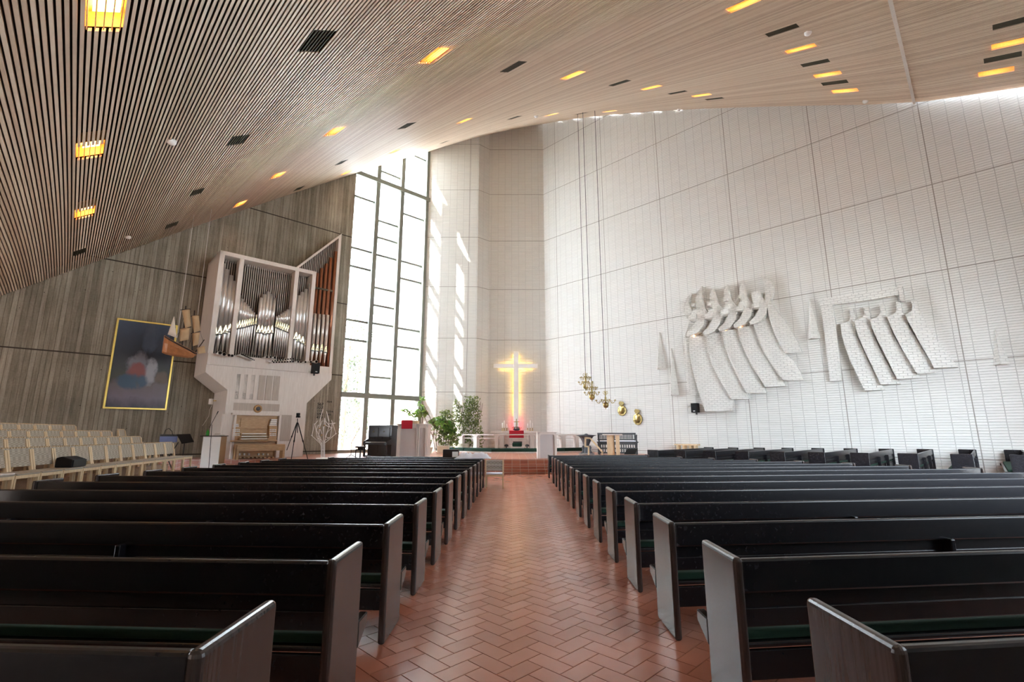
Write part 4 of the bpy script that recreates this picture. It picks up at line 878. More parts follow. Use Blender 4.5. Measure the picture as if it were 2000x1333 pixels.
# ------------------------------------------------------------------ font, stair rail, table, benches
p = onz(1146, 888.5, ZP); YF = p.y; zt_ = aty(1146, 850, YF).z - ZP; k = zt_
o = thing('baptismal_font', 'dark grey vase-shaped baptismal font on a round stone base', 'font', (p.x, YF, ZP))
b = MB(TR(p.x, YF, ZP)); b.lathe((0, 0, 0), [(.42, 0), (.42, .06), (.36, .08)], 20); b.build('base', 'stone', o)
b = MB(TR(p.x, YF, ZP)); n = 20; prof = [(.14, .08), (.13, .3), (.10, k * .38), (.13, k * .45), (.2, k * .62), (.30, k * .82), (.38, k * .92), (.40, k * .93)]
vv = []
for r_, z_ in prof:
    for j in range(40): th = j / 40 * 6.2832; rr = r_ * (1 + (.07 * math.cos(10 * th) if z_ > .5 else 0)); vv.append((rr * math.cos(th), rr * math.sin(th), z_))
b.add(vv, [(i*40+j, i*40+(j+1)%40, (i+1)*40+(j+1)%40, (i+1)*40+j) for i in range(len(prof)-1) for j in range(40)]); b.build('bowl', 'iron', o, smooth=True)
for j in range(4):
    a = j * 1.57 + .5; b = MB(TR(p.x, YF, ZP, a)); b.tube([(.12, 0, .42), (.24, 0, .46), (.30, 0, .38), (.22, 0, .26), (.30, 0, .12), (.38, 0, .09)], [.03, .035, .04, .05, .045, .03], 8); b.build('scroll_foot', 'iron', o, smooth=True)
b = MB(TR(p.x, YF, ZP)); b.lathe((0, 0, 0), [(.40, k * .93), (.56, k * .97), (.55, k * .985), (.12, k * 1.02), (.06, k * 1.06), (.02, k * 1.07)], 24); b.build('lid', 'iron', o, smooth=True)
Yr = 23.6
def zr_(px, py, Y=Yr): q = aty(px, py, Y); return (q.x, Y, q.z)
o = thing('stair_rail', 'slanting light wooden hand rail standing in front of the font', 'hand rail', (zr_(1160, 889)[0], Yr, ZP))
def bar(nm, a, c_, wd=.035, mt='light_wood', par=None):
    b = MB(); a, c_ = Vector(a), Vector(c_); d = (c_ - a).normalized(); nn = d.cross(Vector((0, 1, 0))).normalized() * wd; y_ = Vector((0, .07, 0))
    b.prism([a + nn - d * wd * .9, c_ + nn + d * wd * .9, c_ - nn + d * wd * .9, a - nn - d * wd * .9], y_); b.build(nm, mt, par if par is not None else o)
bar('handrail', zr_(1143.5, 856), zr_(1153, 856.5)); bar('handrail', zr_(1153.5, 857), zr_(1177, 884)); bar('post', zr_(1143.5, 856.5), zr_(1143.5, 872)); bar('strut', zr_(1144, 872.5), zr_(1149.5, 873)); bar('post', zr_(1149.8, 873.5), zr_(1149.8, 890)); bar('post', zr_(1176.5, 884), zr_(1176.5, 890.5))
YT = 25.4; p = aty(1198, 888, YT); ztb = aty(1198, 848.5, YT).z
o = thing('side_table', 'round light topped table on two broad birch plank legs', 'table', (p.x, YT, ZP))
b = MB(TR(p.x, YT + .1, 0)); b.lathe((0, 0, 0), [(.50, ztb - .06), (.53, ztb - .02), (.5, ztb)], 24); b.build('tabletop', 'white_wood', o)
for px, wd in ((1190.5, .125), (1206.5, .1)):
    x = aty(px, 870, YT).x; b = MB(TR(x, YT, ZP, R(-4))); b.box((-wd, -.03, 0), (wd, .03, ztb - ZP - .06)); b.build('leg', 'light_wood', o, bevel=.004)
b = MB(TR(p.x + .03, YT + .3, ZP)); b.box((-.10, -.03, 0), (.10, .03, ztb - ZP - .06)); b.build('leg', 'light_wood', o)
# carved dark bench by the wall
YC = 27.0; bx0 = aty(1169, 880, YC).x; bx1 = aty(1247, 880, YC - .3).x; L = bx1 - bx0; zb_t = aty(1200, 846, YC).z - ZP; zst = .62 * zb_t
T = TR(bx0, YC, ZP, R(-6)); o = thing('carved_bench', 'old dark grey bench with turned spindles by the white wall', 'bench', (bx0 + L / 2, YC, ZP))
b = MB(T); b.box((0, .5, zb_t - .1), (L, .56, zb_t)); b.box((0, .5, zst + .04), (L, .56, zst + .11)); b.build('back_rail', 'dark_grey', o, bevel=.01)
b = MB(T)
for j in range(22): x = .18 + (L - .36) * j / 21; b.lathe((x, .53, 0), [(.018, zst + .1), (.03, zst + .2), (.016, zst + .28), (.03, zb_t - .2), (.018, zb_t - .1)], 6)
b.build('spindles', 'dark_grey', o)
b = MB(T); b.box((-.05, 0, zst - .10), (L + .05, .55, zst - .03)); b.build('seat', 'dark_grey', o, bevel=.01)
b = MB(T); b.box((0, .02, zst - .03), (L, .5, zst + .02)); b.build('seat_cushion', 'white_cloth', o, bevel=.015)
for y_ in (0, .5):
    b = MB(T); b.box((0, y_, .30), (L, y_ + .05, .36)); b.box((0, y_, .06), (L, y_ + .05, .12)); b.box((0, y_, zst - .2), (L, y_ + .05, zst - .1)); b.build('stretcher', 'dark_grey', o)
b = MB(T)
for j in range(16): x = .12 + (L - .24) * j / 15; b.box((x - .03, .01, .1), (x + .03, .04, zst - .1))
b.build('front_spindles', 'dark_grey', o)
for x in (0, L - .09):
    for y_, h_ in ((0, zst + .32), (.5, zb_t)): b = MB(T); b.lathe((x + .045, y_ + .03, 0), [(.05, 0), (.04, .1), (.055, .2), (.035, .35), (.055, zst - .1), (.035, zst + .1), (.05, h_)], 8); b.build('leg', 'dark_grey', o)
    b = MB(T); b.box((x, -.03, zst + .30), (x + .09, .55, zst + .35)); b.build('armrest', 'dark_grey', o, bevel=.01)
for px, py, rz, lb, w_, h_ in ((1232, 889, .15, 'black slanted board leaning behind the front right pew', .68, .30), (1312, 890, 0, '', 0, 0)):
    if not w_: continue
    Yq = 22.3; a, bq, c_, d = (aty(1219, 888, Yq), aty(1240, 888, Yq), aty(1246, 877, Yq + .3), aty(1225.5, 877, Yq + .3))
    m_ = MB(); m_.prism([a, bq, c_, d], (0, .05, 0)); o_ = m_.build('music_desk', 'black', bevel=.005); tag(o_, lb, 'desk')
sp_ = FR.hit(1343, 880, 1.2); A = FR.w(FR.hit(1317, 878, .6)[0], .6, 0); B = FR.w(FR.hit(1362, 878, .6)[0], .6, 0); L = (B - A).length; zz = FR.hit(1343, 868, .6)[1]
T = Matrix.Translation(A) @ Matrix.Rotation(AR, 4, 'Z'); o = thing('low_bench', 'plain light wooden bench against the white wall behind the side pews', 'bench', A + (B - A) / 2 + Vector((0, 0, ZP)))
b = MB(T); b.box((0, 0, zz - .07), (L, .4, zz)); b.build('seat', 'light_wood', o, bevel=.008)
for x in (.1, L * .35, L * .65, L - .2):
    b = MB(T); b.box((x, .05, 0), (x + .1, .35, zz - .07)); b.build('leg', 'light_wood', o)

# ------------------------------------------------------------------ chandeliers and sconces
def chandelier(px, py, Y, Rr, tiers, label):
    c_ = aty(px, py, Y); o = thing('brass_chandelier', label, 'chandelier', (c_.x, Y, c_.z)); T = TR(c_.x, Y, c_.z)
    b = MB(T); b.lathe((0, 0, 0), [(.012, -.32), (.03, -.28), (.02, -.25), (.10, -.22), (.15, -.13), (.155, -.08), (.13, 0), (.05, .05), (.03, .1), (.05, .15), (.03, .2), (.06, .26), (.03, .32), (.025, .5), (.05, .55), (.02, .6), (.015, .75)], 16); b.build('stem_and_ball', 'brass', o, smooth=True)
    for t_ in range(tiers):
        r0 = Rr * (1 - .28 * t_); zt__ = .10 + .26 * t_
        for j in range(8):
            X = T @ Matrix.Rotation(j * math.pi / 4 + .2 + t_ * .3, 4, 'Z'); b = MB(X)
            b.tube([(.03, 0, zt__), (r0 * .3, 0, zt__ + .09), (r0 * .5, 0, zt__ + .02), (r0 * .65, 0, zt__ - .10), (r0 * .88, 0, zt__ - .08), (r0, 0, zt__ + .03)], .012, 5)
            b.tube([(r0 * .62, 0, zt__ - .08), (r0 * .72, 0, zt__ + .0), (r0 * .62, 0, zt__ + .04), (r0 * .55, 0, zt__ - .01)], .009, 5)
            b.lathe((r0, 0, zt__), [(.01, .02), (.065, .04), (.06, .05), (.02, .05), (.02, .08)], 10); ar_ = b.build('arm', 'brass', o, smooth=True)
            b = MB(X); b.lathe((r0, 0, zt__), [(.014, .07), (.014, .23), (.004, .24)], 6); b.build('candle', 'candle', ar_)
    b = MB(T)
    for j in range(6): a = j * 1.047; b.tube([(.02*math.cos(a), .02*math.sin(a), .42), (.14*math.cos(a), .14*math.sin(a), .52), (.12*math.cos(a), .12*math.sin(a), .62), (.05*math.cos(a), .05*math.sin(a), .60)], .01, 5)
    b.build('scrollwork', 'brass', o, smooth=True)
    b = MB(T); b.tube([(0, 0, .74), (0, 0, zc(c_.x, Y) - c_.z - .03)], .016, 5); b.build('suspension_wire', 'dark_grey', o)
chandelier(1144, 752, 26.0, .40, 2, 'upper left brass chandelier on a long wire, highest of three')
chandelier(1156, 772.5, 25.2, .40, 2, 'middle brass chandelier, partly below the highest one')
chandelier(1183, 788, 25.0, .52, 1, 'right brass chandelier with the widest arms, lowest of three')
for (px, y0, y1), lb in (((1213, 784, 813), 'brass wall sconce on the white wall, upper left of two'), ((1243.5, 799, 831), 'brass wall sconce on the white wall, lower right of two')):
    a, z1_ = FR.hit(px, y0, .1); z0_ = FR.hit(px, y1, .1)[1]; h = z1_ - z0_; o = thing('wall_sconce', lb, 'sconce', FR.w(a, .02, z0_))
    n = 24; pl = [(a + .30 * math.cos(i / n * 6.283), z0_ + h * .36 + h * .36 * math.sin(i / n * 6.283)) for i in range(n)]
    b = MB(RM); rings = [(1, .03), (.96, .07), (.82, .05), (.6, .06), (.45, .10), (.2, .14)]; cz = z0_ + h * .36; vv = []
    for s_, d_ in rings: vv += [(a + (x_ - a) * s_, -d_ - (.015 * math.sin(i * 2.1) if .5 < s_ < .97 else 0), cz + (z_ - cz) * s_) for i, (x_, z_) in enumerate(pl)]
    b.add(vv, [(r_*n+i, r_*n+(i+1)%n, (r_+1)*n+(i+1)%n, (r_+1)*n+i) for r_ in range(5) for i in range(n)] + [tuple(range(n))[::-1], tuple(range(5*n, 6*n))]); b.build('plate', 'brass', o, smooth=True)
    b = MB(RM); b.prism([(a - .10, -.04, cz + h * .34), (a + .10, -.04, cz + h * .34), (a + .19, -.04, cz + h * .46), (a + .12, -.04, cz + h * .60), (a - .12, -.04, cz + h * .64), (a - .19, -.04, cz + h * .5)], (0, -.05, 0)); b.build('crest', 'brass', o, bevel=.02)
    b = MB(RM); b.tube([(a, -.10, cz - h * .2), (a, -.3, cz - h * .22), (a, -.36, cz - h * .1)], .015, 6); b.build('candle_arm', 'brass', o, smooth=True)

# ------------------------------------------------------------------ plants
pl_ = thing('potted_plant', 'tall trailing ivy plant in front of the sunlit brick front', 'plant', onz(905, 882, ZP) * 1.0)
YP = 31.0; b = MB(); st = MB()
def vol(px, py, rx, ry, n, sz, Y=YP, m=0, mb=None, ryy=.3):
    c_ = aty(px, py, Y); k = Y / 955; leaves(mb or b, (c_.x, Y, c_.z), (rx * k, ryy, ry * k), n, sz, m)
for q in ((918, 790, 14, 18, 200), (925, 812, 16, 24, 280), (905, 815, 16, 24, 240), (892, 795, 7, 14, 60), (888, 825, 14, 22, 170), (932, 838, 10, 22, 120), (912, 842, 18, 24, 240), (940, 860, 5, 20, 50), (925, 870, 18, 12, 90), (900, 862, 14, 18, 130), (930, 785, 8, 10, 60)): vol(*q, .13)
b.build('foliage', 'leaf', pl_)
for i in range(14):
    x_ = 890 + i * 3.8; pts_ = [aty(900 + i, 882, YP), aty((900 + x_) / 2, 850, YP), aty(x_, 815 - 8 * math.sin(i), YP), aty(x_ + 3, 785 + 3 * (i % 4), YP)]; st.tube(pts_, .012, 5)
st.build('stems', 'stem', pl_)
q = aty(905, 880, YP); m_ = MB(TR(q.x, YP, ZP)); m_.lathe((0, 0, 0), [(.3, 0), (.42, .5), (.44, .52), (.38, .5), (.3, .45)], 20); m_.build('pot', 'terracotta_pot', pl_)
p2 = thing('potted_plant', 'lower bushy plant with big pale leaves left of the ivy', 'plant', onz(866, 884, ZP)); b = MB(); YP2 = 29.6
for q in ((870, 812, 14, 12, 90), (860, 830, 14, 16, 120), (876, 838, 14, 20, 150), (866, 858, 16, 16, 120), (884, 858, 12, 16, 100), (850, 840, 9, 10, 30)): vol(*q, .17, YP2)
for q in ((874, 838, 12, 10, 30), (884, 850, 8, 8, 20), (858, 826, 10, 8, 20)): vol(*q, .34, YP2 - .2, 1)
b.build('foliage', ['leaf', 'leaf_light'], p2); st = MB()
for i in range(7): st.tube([aty(850 + i * 4, 880, YP2), aty(846 + i * 5, 858, YP2), aty(848 + i * 6, 840 - 3 * (i % 3), YP2), aty(852 + i * 6, 822, YP2)], .02, 5)
st.build('stems', 'stem', p2); q = aty(866, 872, YP2); m_ = MB(TR(q.x, YP2, ZP)); m_.box((-.35, -.25, 0), (.35, .25, .42)); m_.build('pot', 'terracotta_pot', p2, bevel=.03)
p3 = thing('potted_plant', 'climbing plant with split leaves by the window corner behind the ambo', 'plant', onz(826, 884, ZP)); b = MB(); YP3 = 28.5
for q in ((812, 812, 8, 8, 26), (822, 802, 8, 10, 18), (828, 806, 6, 5, 12), (790, 803, 6, 3, 8), (800, 808, 5, 8, 12), (824, 780, 4, 5, 12), (842, 828, 7, 6, 22), (836, 862, 5, 10, 20)): vol(*q, .22, YP3, 1)
vol(828, 806, 4, 3, 6, .5, YP3, 0); vol(846, 828, 3, 3, 4, .42, YP3, 0)
b.build('foliage', ['leaf', 'leaf_light'], p3); st = MB()
for pts_ in (((838, 884), (842, 862), (850, 835), (838, 812), (826, 790), (823, 776)), ((836, 884), (846, 855), (838, 836), (828, 812)), ((820, 830), (808, 815), (796, 803), (785, 803)), ((824, 832), (826, 815)), ((838, 880), (832, 850), (826, 830))): st.tube([aty(*q, YP3) for q in pts_], .018, 5)
st.build('stems', 'stem', p3); q = aty(836, 876, YP3); m_ = MB(TR(q.x, YP3, ZP)); m_.lathe((0, 0, 0), [(.2, 0), (.3, .35), (.26, .35)], 16); m_.build('pot', 'terracotta_pot', p3)

# ------------------------------------------------------------------ piano corner
YK = 24.6; c_ = aty(738, 880, YK); T = TR(c_.x, YK, ZP, R(-24)); hP = aty(735, 831, YK).z - ZP
o = thing('upright_piano', 'black upright piano with open keyboard before the window', 'piano', (c_.x, YK, ZP))
b = MB(T); b.box((-.75, .1, 0), (.75, .62, hP - .03)); b.build('case', 'piano_black', o, bevel=.012)
b = MB(T); b.box((-.78, .05, hP - .03), (.78, .65, hP)); b.build('lid', 'piano_black', o, bevel=.01)
for q_ in (((-.62, .075, hP * .62), (-.1, .1, hP - .12)), ((-.02, .075, hP * .62), (.62, .1, hP - .12)), ((-.62, .075, .15), (-.1, .1, .58)), ((.0, .075, .15), (.62, .1, .58))):
    b = MB(T); b.box(*q_); b.build('panel', 'piano_black', o, bevel=.01)
b = MB(T); b.box((-.75, -.28, .58), (.75, .12, .70)); b.build('key_bed', 'piano_black', o, bevel=.012)
b = MB(T); b.box((-.62, -.24, .70), (.62, -.08, .72)); b.build('keys', 'keys', o)
b = MB(T)
for j in range(36):
    if j % 7 not in (2, 6): x = -.60 + j * .0335; b.box((x, -.17, .72), (x + .014, -.08, .735))
b.build('black_keys', 'black', o, kind='stuff')
b = MB(T); b.prism([(-.66, -.02, .74), (.66, -.02, .74), (.66, .09, .98), (-.66, .09, .98)], (0, .02, .0)); b.build('fallboard', 'black_gloss', o)
for x in (-.75, .68): b = MB(T); b.prism([(x, -.28, .70), (x, .1, .70), (x, .1, .88), (x, -.2, .78)], (.07, 0, 0)); b.build('cheek', 'piano_black', o, bevel=.01)
for x in (-.72, .65): b = MB(T); b.box((x, -.25, 0), (x + .07, -.17, .58)); b.box((x, -.25, 0), (x + .07, .1, .06)); b.build('leg', 'piano_black', o, bevel=.008)
for x in (-.35, .3): b = MB(T); b.tube([(x, .08, hP * .8), (x, -.04, hP * .78), (x + .1, -.06, hP * .82)], .01, 6); b.build('candle_bracket', 'brass', o)
b = MB(T); b.box((-.2, .02, .80), (.2, .05, .98)); b.build('music_rest', 'black', o)
YS = 23.5; c_ = aty(704, 880, YS); zs = aty(704, 872, YS).z - ZP; o = thing('piano_stool', 'black round piano stool left of the piano', 'stool', (c_.x, YS, ZP)); T = TR(c_.x, YS, ZP, R(15))
b = MB(T); b.lathe((0, 0, 0), [(.25, zs - .07), (.27, zs - .03), (.24, zs), (.05, zs + .01)], 20); b.build('seat', 'black_gloss', o, smooth=True)
b = MB(T); b.lathe((0, 0, 0), [(.03, .12), (.03, zs - .06)], 10); b.lathe((0, 0, 0), [(.12, zs - .16), (.14, zs - .07)], 12); b.build('screw', 'black', o)
for j in range(4): a = j * 1.57; b = MB(T @ Matrix.Rotation(a, 4, 'Z')); b.box((.19, -.02, 0), (.23, .02, zs - .14)); b.box((0, -.02, zs - .2), (.23, .02, zs - .14)); b.build('leg', 'black', o)
def stand(pts, base, lab, nm='microphone_stand', cat='microphone stand', Y=23, r=.012, tipr=.02, zb=ZP):
    o = thing(nm, lab, cat, (aty(*base, Y).x, Y, zb)); bx = aty(*base, Y).x; P = [aty(*q, Y) for q in pts]
    b = MB(); b.tube([(bx, Y, zb + .15), P[0]], r, 6); b.build('pole', 'black', o)
    b = MB(); b.tube([P[1], P[2]], r * .9, 6); b.build('boom', 'black', o)
    b = MB(); d = (P[2] - P[1]).normalized(); b.tube([P[2], P[2] + d * .14], [tipr * .7, tipr], 8); b.build('microphone', 'black', o)
    for j in range(3): a = j * 2.094 + .5; b = MB(); b.tube([(bx, Y, zb + .17), (bx + .3 * math.cos(a), Y + .3 * math.sin(a), zb + .01)], r * .9, 6); b.build('leg', 'black', o)
    return o
stand([(687, 865), (681.5, 874), (700, 841)], (685, 892), 'black microphone boom stand beside the piano stool', Y=22.8)
stand([(741, 824), (727, 821), (739.5, 822)], (741, 840), 'thin microphone stand rising above the piano', Y=26.3)

# ------------------------------------------------------------------ camera tripod, candle tree, cabinet corner
YT = 20.6; ZT = zf(YT)
def tp(px, py, Y=YT): return aty(px, py, Y)
c_ = tp(580, 826); o = thing('tripod', 'black camera tripod with a camera, standing before the organ', 'tripod', (c_.x, YT, ZP))
for a, e, dy in (((580, 826), (560, 880), -.3), ((580, 826), (569, 897), .1), ((582, 826), (601, 897), .1)):
    A, B = tp(*a), tp(*e, YT + dy); b = MB(); b.tube([A, A.lerp(B, .5)], .022, 6); b.tube([A.lerp(B, .5), B], .016, 6); b.tube([A.lerp(B, .48), A.lerp(B, .54)], .03, 6); b.build('leg', 'black', o)
b = MB(); b.tube([tp(581, 846), tp(581, 818)], .018, 8); b.build('centre_column', 'black', o)
b = MB(TR(*tp(582, 814))); b.box((-.07, -.05, -.05), (.09, .05, .02)); b.box((-.04, -.1, .02), (.06, .06, .08)); b.build('head', 'black', o, bevel=.01)
b = MB(TR(*tp(582, 810.5))); b.box((-.06, -.04, -.02), (.08, .04, .07)); b.lathe((0, 0, 0), [(.035, -.1), (.035, .0)], 10, 0, Matrix.Translation((0.01, -.1, .03)) @ Matrix.Rotation(R(90), 4, 'X')); tag(b.build('camera_body', 'black', bevel=.01), 'small black camera mounted on top of the tripod', 'camera')
YV = 22.6; c_ = aty(636, 895, YV); zb_ = ZP; o = thing('candle_tree', 'tall white wire candle tree in front of the hymn numbers', 'candle stand', (c_.x, YV, zb_))
b = MB(TR(c_.x, YV, zb_)); b.lathe((0, 0, 0), [(.42, 0), (.42, .03), (.02, .04)], 24); b.build('base_plate', 'white_metal', o)
def wp(x, y): q = aty(600 + x * .12, 740 + y * .12, YV); return q
WR = [[(228,1280),(228,1100),(205,1050),(75,930),(120,745),(175,685)], [(240,1280),(240,1010),(160,960),(135,760)], [(258,1280),(262,1000),(262,780)], [(275,1280),(278,1010),(380,950),(405,740)], [(285,1280),(285,1050),(465,900),(440,800),(395,675)],
      [(240,1100),(185,940),(205,800),(215,640),(255,510)], [(275,1100),(300,930),(350,800),(355,680),(315,530)], [(228,1160),(285,1165)], [(230,1000),(150,840),(180,760)], [(240,900),(200,800),(240,690),(290,690),(300,760),(360,790)],
      [(285,1000),(330,870),(390,810),(300,690),(285,640)], [(262,900),(275,780),(280,650)], [(290,940),(350,970)], [(340,740),(445,730)], [(165,980),(235,1060)], [(205,700),(255,500)], [(345,690),(318,540)]]
for q in WR: m_ = MB(); m_.tube([wp(*p_) for p_ in q], .014, 6); m_.build('branch', 'white_metal', o, smooth=True)
for q in ((75,930),(465,900),(175,985),(445,730),(120,745),(350,970),(180,765),(395,805)):
    p_ = wp(*q); m_ = MB(TR(p_.x, p_.y, p_.z)); m_.lathe((0, 0, 0), [(.015, -.01), (.045, .01), (.045, .03), (.01, .03)], 10); m_.build('candle_cup', 'white_metal', o)
for q in ((205,820),(280,772),(235,930)): p_ = wp(*q); m_ = MB(TR(p_.x, p_.y, p_.z)); m_.lathe((0, 0, 0), [(.03, 0), (.035, .05), (.01, .06)], 8); m_.build('tealight_glass', 'oak', o, label='small brown glass')
# white cabinet by the organ, with bottle and cloth
YX = 20.3; x0 = aty(391, 900, YX).x; x1 = aty(424, 900, YX).x; zt_ = aty(405, 851.5, YX).z; T = TR(x0, YX, 0, R(10))
o = thing('cabinet', 'white cabinet with a brown side left of the organ', 'cabinet', (x0, YX, ZT)); Wc = x1 - x0
b = MB(T); b.box((0, .02, zf(20)), (Wc, .6, zt_ - .03)); b.build('carcass', 'tier_wood', o)
b = MB(T); b.box((.01, 0, zf(20) + .05), (Wc * .5 - .005, .02, zt_ - .04)); b.build('door', 'white_paint', o); b = MB(T); b.box((Wc * .5 + .005, 0, zf(20) + .05), (Wc - .01, .02, zt_ - .04)); b.build('door', 'white_paint', o)
b = MB(T); b.box((-.1, -.05, zt_ - .03), (Wc + .05, .62, zt_)); b.build('top', 'black', o, bevel=.006)
q = aty(404, 846, YX + .2); m_ = MB(TR(q.x, YX + .25, zt_)); m_.lathe((0, 0, 0), [(.055, 0), (.06, .05), (.058, .16), (.025, .21), (.025, .25), (.0, .25)], 14); tag(m_.build('bottle', 'green_glass', smooth=True), 'green bottle on top of the white cabinet', 'bottle')
m_ = MB(T); m_.box((Wc * .5, .1, zt_), (Wc - .05, .45, zt_ + .04)); m_.box((Wc * .55, .12, zt_ + .04), (Wc - .2, .4, zt_ + .09)); tag(m_.build('sheet_music', 'books'), 'pile of papers on the white cabinet beside the bottle', 'papers')
stand([(414, 830), (409, 836), (423, 810)], (409, 908), 'black microphone boom stand in front of the white cabinet', Y=19.4, zb=zf(19.4))
a, z_ = FL.hit(412, 785, 1.0); o = thing('wall_lamp', 'small white cylinder lamp on the organ side with a hanging cord', 'lamp', FL.w(a, 1.0, z_)); p_ = FL.w(a, 1.0, z_)
b = MB(TR(*p_)); b.lathe((0, 0, 0), [(.10, -.13), (.10, .13), (.02, .14)], 16); b.build('shade', 'white_paint', o); b = MB(TR(*p_)); b.tube([(.06, .05, -.12), (-.02, 0, -.4), (-.02, 0, -.7), (-.2, -.1, -1.15)], .008, 5); b.build('cord', 'white_paint', o)
b = MB(TR(*p_)); b.box((.09, .0, .02), (.22, .06, .07)); b.build('arm', 'brass', o)
YM = 17.5; o = thing('music_stand', 'black music stand with a solid desk right of the choir chairs', 'music stand', (aty(360, 900, YM).x, YM, ZT))
A = [aty(345, 849, YM), aty(371, 848, YM), aty(378.5, 864, YM - .25), aty(355, 867.5, YM - .25)]; b = MB(); b.prism(A, (0, .02, 0)); b.build('desk', 'black', o)
q = aty(360, 867, YM); b = MB(); b.tube([(q.x, YM, q.z), (q.x, YM, zf(YM) + .1)], .015, 6); b.build('pole', 'black', o)
for j in range(3): a = j * 2.094; b = MB(); b.tube([(q.x, YM, zf(YM) + .2), (q.x + .3 * math.cos(a), YM + .3 * math.sin(a), zf(YM) + .01)], .012, 6); b.build('leg', 'black', o)
YM = 18.4; q = aty(333, 856, YM); zk = q.z; o = thing('keyboard_stand', 'blue and black mixer on a crossed stand behind the choir chairs', 'mixer', (q.x, YM, ZT))
b = MB(TR(q.x, YM, zk)); b.box((-.40, -.02, -.16), (.24, .04, .06)); b.build('blue_panel', 'blue_plastic', o, bevel=.01); b = MB(TR(q.x, YM, zk)); b.box((-.42, 0, .05), (.12, .4, .13)); b.build('mixer', 'black', o, bevel=.02)
b = MB(TR(q.x, YM, zk)); b.tube([(-.35, .1, .1), (-.3, .1, .3), (-.18, .1, .36), (-.05, .1, .25), (.0, .1, .1)], .012, 6); b.build('cable', 'black', o)
for s_ in (-1, 1): b = MB(); b.tube([(q.x + s_ * .32, YM, zk - .16), (q.x - s_ * .40, YM, zf(YM) + .02)], .018, 6); b.build('leg', 'black', o)

# ------------------------------------------------------------------ choir chairs on wooden tiers
ch = thing('choir_chair', '', 'chair')
def wbox(nm, mat, boxes, bv=.006, T=None, par=None):
    m_ = MB(T)
    for a, c__ in boxes: m_.box(a, c__)
    return m_.build(nm, mat, ch if par is None else par, bevel=bv)
CW = .60   # chair in local coords: x along the row, sitter faces -y
for x in (0, CW - .045):
    wbox('leg', 'light_wood', [((x, 0, 0), (x + .045, .05, .44))]); m_ = MB(); m_.prism([(x, .46, 0), (x, .51, 0), (x, .53, .45), (x, .62, .84), (x, .575, .84), (x, .48, .45)], (.045, 0, 0)); m_.build('leg', 'light_wood', ch)
wbox('seat_rail', 'light_wood', [((0, -.005, .37), (CW, .03, .43))]); wbox('seat_rail', 'light_wood', [((0, .46, .37), (CW, .49, .43))])
wbox('seat', 'webbing', [((.02, -.01, .425), (CW - .02, .50, .455))], .01)
m_ = MB(); m_.prism([(.0, .515, .53), (.0, .545, .53), (.0, .63, .87), (.0, .60, .87)], (CW, 0, 0)); m_.build('backrest', 'webbing', ch, bevel=.006)
m_ = MB()
for j in range(8): x = .04 + j * (CW - .12) / 7; m_.box((x, .592, .862), (x + .022, .64, .884))
m_.box((.03, .60, .858), (CW - .03, .63, .866)); m_.build('webbing_loops', 'light_wood', ch, kind='stuff')
P1 = Vector((-8.15, 7.2, 0)); P2 = Vector((-10.15, 15.55, 0)); dc = (P2 - P1).normalized(); nc = Vector((-dc.y, dc.x, 0)); rzc = math.atan2(dc.y, dc.x)
tiers = [(0, .42, (P2 - P1).length, 'front'), (1.05, .60, None, 'second'), (2.1, .77, None, 'third'), (3.15, .95, None, 'back')]
def row_end(offn, px, zz):
    rr = ray(px, 850); best = 0
    for k in range(0, 2400):
        q = P1 + nc * offn + dc * (k * .01)
        if q.x / q.y >= rr.x / rr.y - 1e-4 and q.y > 3: best = k * .01; break
    return best
ends = [None, 276, 217, 145]; first = True
for ti, (offn, fz, Lr, nm) in enumerate(tiers):
    Lr = Lr or row_end(offn + .6, ends[ti], fz)
    n = int(Lr / (CW + .015))
    tr = MB(); a = P1 + nc * (offn - .18) - dc * 1.5; e = P1 + nc * (offn + .87 if ti < 3 else offn + 1.0) + dc * 0
    E0 = P1 + nc * (offn - .18) + dc * (Lr + .25); E1 = P1 + nc * (offn + .87) + dc * (Lr + .25); S1 = P1 + nc * (offn + .87) - dc * 1.5
    tr.prism([Vector((v.x, v.y, -.3)) for v in (a, E0, E1, S1)], (0, 0, fz + .3)); tr.build('floor_tier', 'tier_wood', kind='structure')
    for k in range(n):
        s_ = Lr - (k + 1) * (CW + .015); loc = P1 + nc * offn + dc * s_ + Vector((0, 0, fz))
        lab = 'woven webbing choir chair in the %s row, %s' % (nm, 'at its right end by the organ' if k == 0 else ORD[k] + ' from its right end')
        lab = lab.replace('at its right end by the organ', 'first from its right end')
        if first: o = ch; M = Matrix.Translation(loc) @ Matrix.Rotation(rzc, 4, 'Z'); ch.matrix_basis = M; PMAT[ch.as_pointer()] = M; ch['label'] = lab; first = False
        else: o = dup(ch, loc, rzc, lab)
        o['group'] = 'woven choir chairs on the tiers'
s_ = row_end(3.15 + .6, 248, .95) if False else None
loc = P1 + nc * 2.1 + dc * (tiers[0][2] * 0 + row_end(2.7, 249, .6) - CW) + Vector((0, 0, .83)); o = dup(ch, loc, rzc + .12, 'woven choir chair standing a little apart at the back right'); o['group'] = 'woven choir chairs on the tiers'
q = P1 + dc * 3.35 + Vector((0, 0, .42 + .46)); T = Matrix.Translation(q) @ Matrix.Rotation(rzc, 4, 'Z'); o = thing('monitor_speaker', 'black wedge monitor lying on the front row of choir chairs', 'speaker', q)
b = MB(T); b.prism([(-.5, .10, 0), (-.5, .40, 0), (-.5, .40, .19), (-.5, .30, .22), (-.5, .10, .15)], (.46, 0, 0)); b.build('cabinet', 'black', o, bevel=.02)
b = MB(T); b.prism([(-.48, .09, .01), (-.48, .105, .01), (-.48, .105, .145), (-.48, .09, .145)], (.42, 0, 0)); b.build('front_grille', 'black', o)
